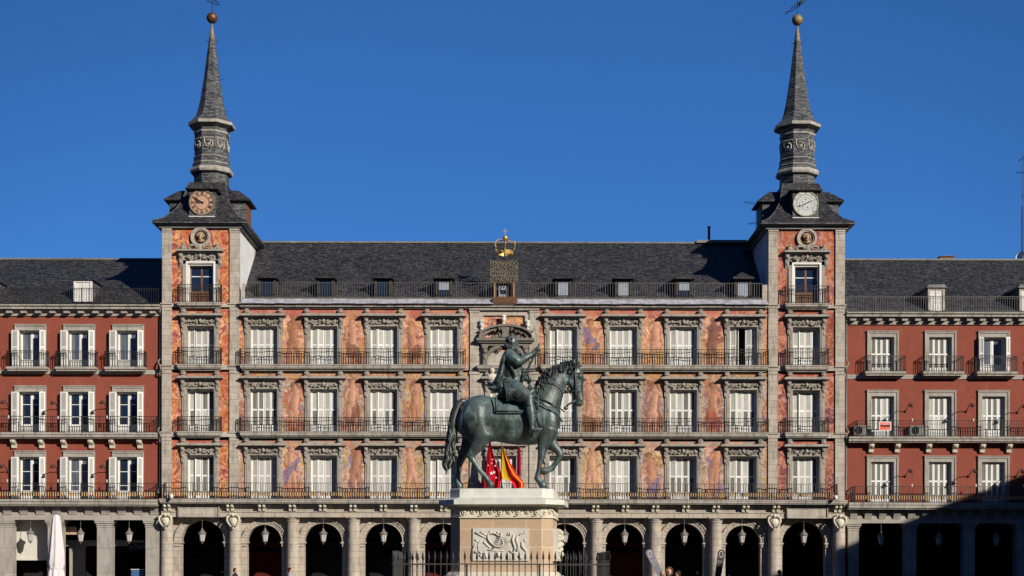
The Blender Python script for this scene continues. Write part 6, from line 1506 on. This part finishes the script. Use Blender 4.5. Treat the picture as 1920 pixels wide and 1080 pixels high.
# ------------------------------------------------------------------ people crossing the square
def person(px, y, topz, facing, coat, label, hood=False, arm=False, trouser=(.03,.03,.04,1), hairc=(.03,.02,.015,1), stride=.22):
    """full figure, facing = +1 looks to the right of the picture, -1 left, 0 towards the camera"""
    h = topz; s = h/1.75; x0 = X(px, y); t = None
    th = {1: 0, -1: math.pi, 0: -math.pi/2, 2: -math.pi/4}[facing]; c_, sn = math.cos(th), math.sin(th)
    def P_(f, l, z): return (x0+(f*c_-l*sn)*s, y+(f*sn+l*c_)*s, z*s)      # forward, left, up
    def ch(mb, pts, n=10):
        mb.loft([P_(*p_[:3]) for p_ in pts], [p_[3]*s for p_ in pts], n=n); mb.sph(P_(*pts[0][:3]), pts[0][3]*s*.98); mb.sph(P_(*pts[-1][:3]), pts[-1][3]*s*.98)
    b = MB(); ch(b, [(0,0,.95,.13),(0,0,1.1,.115),(0,0,1.28,.14),(0,0,1.42,.12),(0,0,1.47,.06),(.01,0,1.53,.052)], 12)
    b.sph(P_(.015,0,1.64), .098*s, .95,.82,1.18, 12, 10); b.sph(P_(.055,0,1.60), .07*s, .9,.75,1.1, 10, 8); b.sph(P_(.112,0,1.635), .018*s, 1.2,.9,1.4); b.sph(P_(.095,0,1.585), .022*s, .7,1.2,.5)
    for q in (-1, 1): b.sph(P_(.09,q*.032,1.66), .014*s); b.sph(P_(.0,q*.082,1.635), .022*s, .8,.5,1.4)
    fwd = {-1: stride, 1: -stride}
    hands = {}
    for q in (-1, 1):
        f = fwd[q]; ch(b, [(0,q*.09,.92,.095),(f*.45,q*.10,.50,.062),(f*.55-.03,q*.10,.36,.058),(f*1.0-.05,q*.10,.10,.040)]); ch(b, [(f*1.0-.06,q*.10,.055,.042),(f+.08,q*.11,.04,.036),(f+.15,q*.115,.03,.026)])
        if arm and q == arm: A_ = [(0,q*.19,1.40,.055),(.16,q*.26,1.30,.048),(.24,q*.24,1.52,.036)]; hd = (.26,q*.23,1.60)
        else: A_ = [(0,q*.19,1.40,.055),(-f*.35,q*.24,1.12,.045),(-f*.6+.05,q*.23,.88,.033)]; hd = (-f*.6+.07,q*.225,.81)
        ch(b, A_); hands[q] = A_
        ch(b, [(hd[0]-.01,hd[1],hd[2]+.03,.028),(hd[0]+.005,hd[1],hd[2]-.02,.032)]); up_ = 1 if (arm and q == arm) else -1
        for w_ in range(4): L = (.062,.072,.068,.054)[w_]; b.loft([P_(hd[0]+(w_-1.5)*.018,hd[1],hd[2]+up_*.03), P_(hd[0]+(w_-1.5)*.020+.006,hd[1]-q*.01,hd[2]+up_*(.03+L*.6)), P_(hd[0]+(w_-1.5)*.02+.012,hd[1]-q*.025,hd[2]+up_*(.03+L))], [.010*s,.009*s,.007*s], n=6)
        b.loft([P_(hd[0]+.02,hd[1],hd[2]), P_(hd[0]+.05,hd[1]-q*.01,hd[2]+up_*.025), P_(hd[0]+.06,hd[1]-q*.015,hd[2]+up_*.055)], [.013*s,.011*s,.008*s], n=6)
    o = fuse('person', b, M['skin'], None, .011, 2); tag(o, label, 'person')
    cm = plain('coat', coat, .9, 0, .1, .15, 6); tm = plain('trousers', trouser, .9, 0, .1, .15, 6)
    b = MB(); ch(b, [(0,0,.78,.185),(0,0,.95,.165),(0,0,1.1,.145),(0,0,1.28,.17),(0,0,1.40,.15),(0,0,1.475,.075)], 14)
    b.v = [(vx, vy, vz) for vx, vy, vz in b.v]
    for q in (-1, 1): A_ = hands[q]; ch(b, [(*a[:3], a[3]+.022) for a in A_])
    ch(b, [(0,-.15,1.40,.08),(0,.15,1.40,.08)]); fuse('coat', b, cm, o, .016, 3)
    b = MB()
    for q in (-1, 1): f = fwd[q]; ch(b, [(0,q*.085,.90,.115),(f*.45,q*.10,.50,.080),(f*.55-.03,q*.10,.36,.074),(f*1.0-.05,q*.10,.12,.062)])
    fuse('trousers', b, tm, o, .016, 2)
    b = MB()
    for q in (-1, 1): f = fwd[q]; ch(b, [(f*1.0-.07,q*.10,.06,.052),(f+.08,q*.11,.045,.045),(f+.17,q*.115,.035,.032)])
    fuse('shoes', b, M['black'], o, .012, 2)
    hm = plain('hair', hairc, .8, 0, .2, .3, 20); b = MB()
    if hood:
        b.sph(P_(-.05,0,1.66), .125*s, 1,1,1.15, 12, 10); rr_ = random.Random(3)
        for i in range(60): a_ = i*2*math.pi/60; b.sph(P_(.03+rr_.uniform(-.02,.03), .115*math.cos(a_), 1.64+.14*math.sin(a_)), rr_.uniform(.022,.04)*s, n=6, m=4)
    else:
        b.sph(P_(-.022,0,1.672), .108*s, 1.0,.90,1.08, 12, 10); b.sph(P_(-.06,0,1.61), .075*s, .8,1,1.1, 10, 8)
    fuse('hair' if not hood else 'fur_hood', b, hm, o, .012, 2); return o
def top(py, y): return Z(py, y)
person(441, -4, top(1067.5,-4), 1, (.03,.025,.03,1), 'person with short dark hair in a dark coat walking right below the carved shield')
person(544, -6, top(1066.5,-6), 1, (.35,.33,.36,1), 'person in a pale grey coat and dark red cap walking right near the third column', hairc=(.045,.008,.008,1))
person(1254.5, -36, top(1065.5,-36), 0, (.05,.04,.045,1), 'person in a dark coat with a brown fur hood between the two leaning banners', hood=True, hairc=(.09,.055,.03,1))
person(1243, -33, top(1071.5,-33), 2, (.04,.03,.035,1), 'bald headed person raising a hand beside the fur hooded person', arm=-1, hairc=(.45,.26,.18,1))
person(1271, -30, top(1071,-30), -1, (.05,.06,.12,1), 'person in a navy coat standing just right of the fur hooded person')
person(1309, 2.6, top(1070,2.6), -1, (.05,.03,.02,1), 'person with brown hair in the shade of the arch between the banners', hairc=(.10,.05,.03,1))
person(1462, -5, top(1069,-5), 1, (.03,.03,.03,1), 'person in black walking right below the shield left of the white dial tower')
person(418, 3.4, top(1070,3.4), -1, (.02,.02,.025,1), 'dim figure standing inside the arch below the orange clock tower')

# ------------------------------------------------------------------ small fittings
for px, lb in ((321, 'white dome camera under the long balcony below the orange clock tower'), (1567, 'white dome camera under the long balcony below the white dial tower')):
    t = thing('dome_camera', (X(px,-.9), -.6, Z(937)), lb, 'camera'); x = X(px,-.9)
    mb = MB(); mb.loft([(x+(.15 if px < 900 else -.15),-.55,Z(928)),(x,-.8,Z(925)),(x,-.9,Z(929))], .02, n=6); obj('arm', mb, M['lantern'], t)
    mb = MB(); mb.lathe([(.03,Z(929)),(.09,Z(930)),(.12,Z(933)),(.12,Z(935))], x, -.9, 14); mb.sph((x,-.9,Z(935)), .115, 1,1,.9, 12, 8); obj('dome', mb, M['white'], t, True)
def aircon(px0, px1, lb):
    y = -.05; x0, x1 = X(px0,y), X(px1,y); z0, z1 = Z(817,y), Z(797,y)
    t = thing('air_conditioner', ((x0+x1)/2, y, z0), lb, 'air conditioner', 'air conditioners standing on the second storey balcony')
    mb = MB(); mb.box(x0, x1, y, y+.32, z0+.06, z1); obj('housing', mb, M['acgrey'], t)
    mb = MB(); xc = x0+(x1-x0)*.40; zc = (z0+z1)/2+.03
    for r in (.06,.12,.18,.24): mb.loft([(xc+r*math.cos(q*.3927), y-.015, zc+r*math.sin(q*.3927)) for q in range(17)], .008, n=4)
    mb.lathe([(.25,0),(.25,.01)], 0, 0, 20); n_ = 40; mb.v[-n_:] = [(xc+a, y-.004-c*.2, zc+b_) for a, b_, c in mb.v[-n_:]]; obj('fan_grille', mb, M['black'], t)
    mb = MB()
    for q in (.1,.9): mb.box(x0+(x1-x0)*q-.04, x0+(x1-x0)*q+.04, y+.02, y+.30, z0, z0+.06)
    obj('foot', mb, M['iron'], t)
aircon(1601, 1623, 'off white air conditioner on the balcony left of the red and white notice'); aircon(1705, 1732, 'off white air conditioner on the balcony left of the middle window on the right')
y = -.47; t = thing('notice', (X(1659,y), y, Z(806,y)), 'red and white notice tied to the second storey railing on the right', 'sign')
mb = MB(); mb.box(X(1648,y), X(1670.5,y), y-.012, y, Z(806,y), Z(789.5,y)); obj('border', mb, M['white'], t)
M['noticered'] = plain('fluorescent red print', (.80,.085,.04,1), .7, 0, .3, .04)
mb = MB(); mb.box(X(1649.5,y), X(1669,y), y-.018, y-.012, Z(804.8,y), Z(790.7,y)); obj('face', mb, M['noticered'], t)
mb = MB(); mb.box(X(1650.2,y), X(1668.3,y), y-.022, y-.018, Z(799.2,y), Z(796,y)); obj('bar', mb, M['black'], t)
for s_, pz, m_ in (('ALQUILA', 793.4, 'white'), ('91 366', 802.1, 'ochre')):
    me = text_mesh(s_, .20, M[m_], .003, wmax=.55); link('lettering', me, t, (X(1659.3,y), y-.024, Z(pz,y)), (R(90),0,0))
# shop lettering inside the left arcade
t = thing('shop_sign', (X(259,3), 2.9, Z(1032,3)), 'dim grey lettering in the dark opening next to the orange clock tower', 'sign')
mb = MB(); mb.box(X(240,3), X(276,3), 2.96, 3.03, Z(1034,3), Z(1020,3)); obj('board', mb, M['black'], t)
me = text_mesh('La Torre', .34, M['curtain'], .01, wmax=1.0); link('lettering', me, t, (X(258,3), 2.95, Z(1027,3)), (R(90),0,0))
t = thing('display_stand', (X(256,1), 1.0, 0), 'white and blue menu stand inside the opening next to the orange clock tower', 'stand')
mb = MB(); mb.box(X(246,1), X(270,1), 1.0, 1.08, .3, Z(1070,1)); obj('board', mb, M['bluepanel'] if 'bluepanel' in M else M['curtain'], t)
mb = MB(); mb.box(X(247,1), X(247,1)+.05, 1.0, 1.08, 0, .3); mb.box(X(269,1)-.05, X(269,1), 1.0, 1.08, 0, .3); mb.box(X(246,1)-.03, X(270,1)+.03, .98, 1.10, Z(1070,1), Z(1069,1)); obj('frame', mb, M['white'], t)
# antennas
def antenna(px, y, z0p, z1p, bars, label):
    x = X(px,y); t = thing('antenna', (x, y, Z(z0p,y)), label, 'antenna'); mb = MB(); mb.loft([(x,y,Z(z0p,y)),(x,y,Z(z1p,y))], .022, n=6); obj('mast', mb, M['iron'], t)
    for (pz, dx0, dx1, tilt, teeth) in bars:
        mb = MB(); z = Z(pz,y); mb.loft([(x+dx0,y,z+dx0*tilt),(x+dx1,y,z+dx1*tilt)], .014, n=4)
        for q in range(teeth): u = dx0+(dx1-dx0)*(q+.5)/teeth; mb.loft([(x+u,y-.25,z+u*tilt+.04),(x+u,y+.25,z+u*tilt+.04)], .009, n=4); mb.loft([(x+u,y,z+u*tilt-.09),(x+u,y,z+u*tilt+.09)], .009, n=4)
        obj('crossbar', mb, M['iron'], t)
antenna(1416.5, 3.5, 430, 388, ((381.5,-.8,.1,-.12,5),(418,-.55,.05,.1,4)), 'thin television antenna standing at the left edge of the white dial tower roof')
antenna(1916.5, 9, 486, 288, ((296,-.35,.45,.5,3),(322,-.5,.4,.0,5),(366,-.15,.35,.0,2)), 'tall lattice radio mast at the right picture edge')
x = X(1917.5,9); mb = MB()
for s in (-.14,.14): mb.loft([(x+s,9,Z(486,9)),(x+s,9,Z(385,9))], .018, n=4)
for i in range(16): z0, z1 = Z(486-i*6.3,9), Z(486-(i+1)*6.3,9); mb.loft([(x-.14,9,z0),(x+.14,9,z1)], .010, n=4); mb.loft([(x+.14,9,z0),(x-.14,9,z1)], .010, n=4)
ma = [o for o in C.objects if o.get('label', '').startswith('tall lattice')][0]; obj('lattice', mb, M['iron'], ma)
y = 8; t = thing('satellite_dish', (X(1912,y), y, Z(486,y)), 'white satellite dish on the ridge at the foot of the radio mast', 'dish')
mb = MB(); q = [(.02,.0),(.15,.02),(.27,.08),(.34,.15)]; mb.lathe(q, 0, 0, 18, cap=False); mb.lathe([(a, b_+.01) for a, b_ in q][::-1], 0, 0, 18, cap=False); mt = Matrix.Translation((X(1914,y), y, Z(480,y))) @ Vector((-.75,-.5,.45)).to_track_quat('Z','Y').to_matrix().to_4x4(); mb.v = [tuple(mt @ Vector(v)) for v in mb.v]; obj('dish', mb, M['white'], t, True)
mb = MB(); mb.loft([(X(1914,y),y,Z(480,y)),(X(1914,y),y,Z(488,y))], .025, n=6); obj('mount', mb, M['iron'], t)
# grey barrier panel by the arcade
t = thing('barrier', (X(742,-3), -3, 0), 'pale grey metal barrier in front of the arch left of the pedestal', 'barrier'); x0, x1 = X(736,-3), X(749,-3); zt = Z(1034,-3)
mb = MB(); 
for i in range(4): xx = x0+(x1-x0)*i/4; mb.box(xx, xx+(x1-x0)/4-.015, -3.02+.01*(i % 2), -2.98, .15, zt-.02*(i % 2))
obj('panel', mb, M['zinc'], t); mb = MB(); mb.loft([(x0-.05,-3.05,Z(1058,-3)),(x1+.9,-3.05,Z(1058,-3))], .02, n=6); mb.loft([(x1+.05,-3.05,Z(1060,-3)),(x1+.7,-3.05,.1)], .02, n=6); mb.loft([(x0-.05,-3.05,.1),(x1+.9,-3.05,.1)], .02, n=6); obj('frame', mb, M['lead'], t)
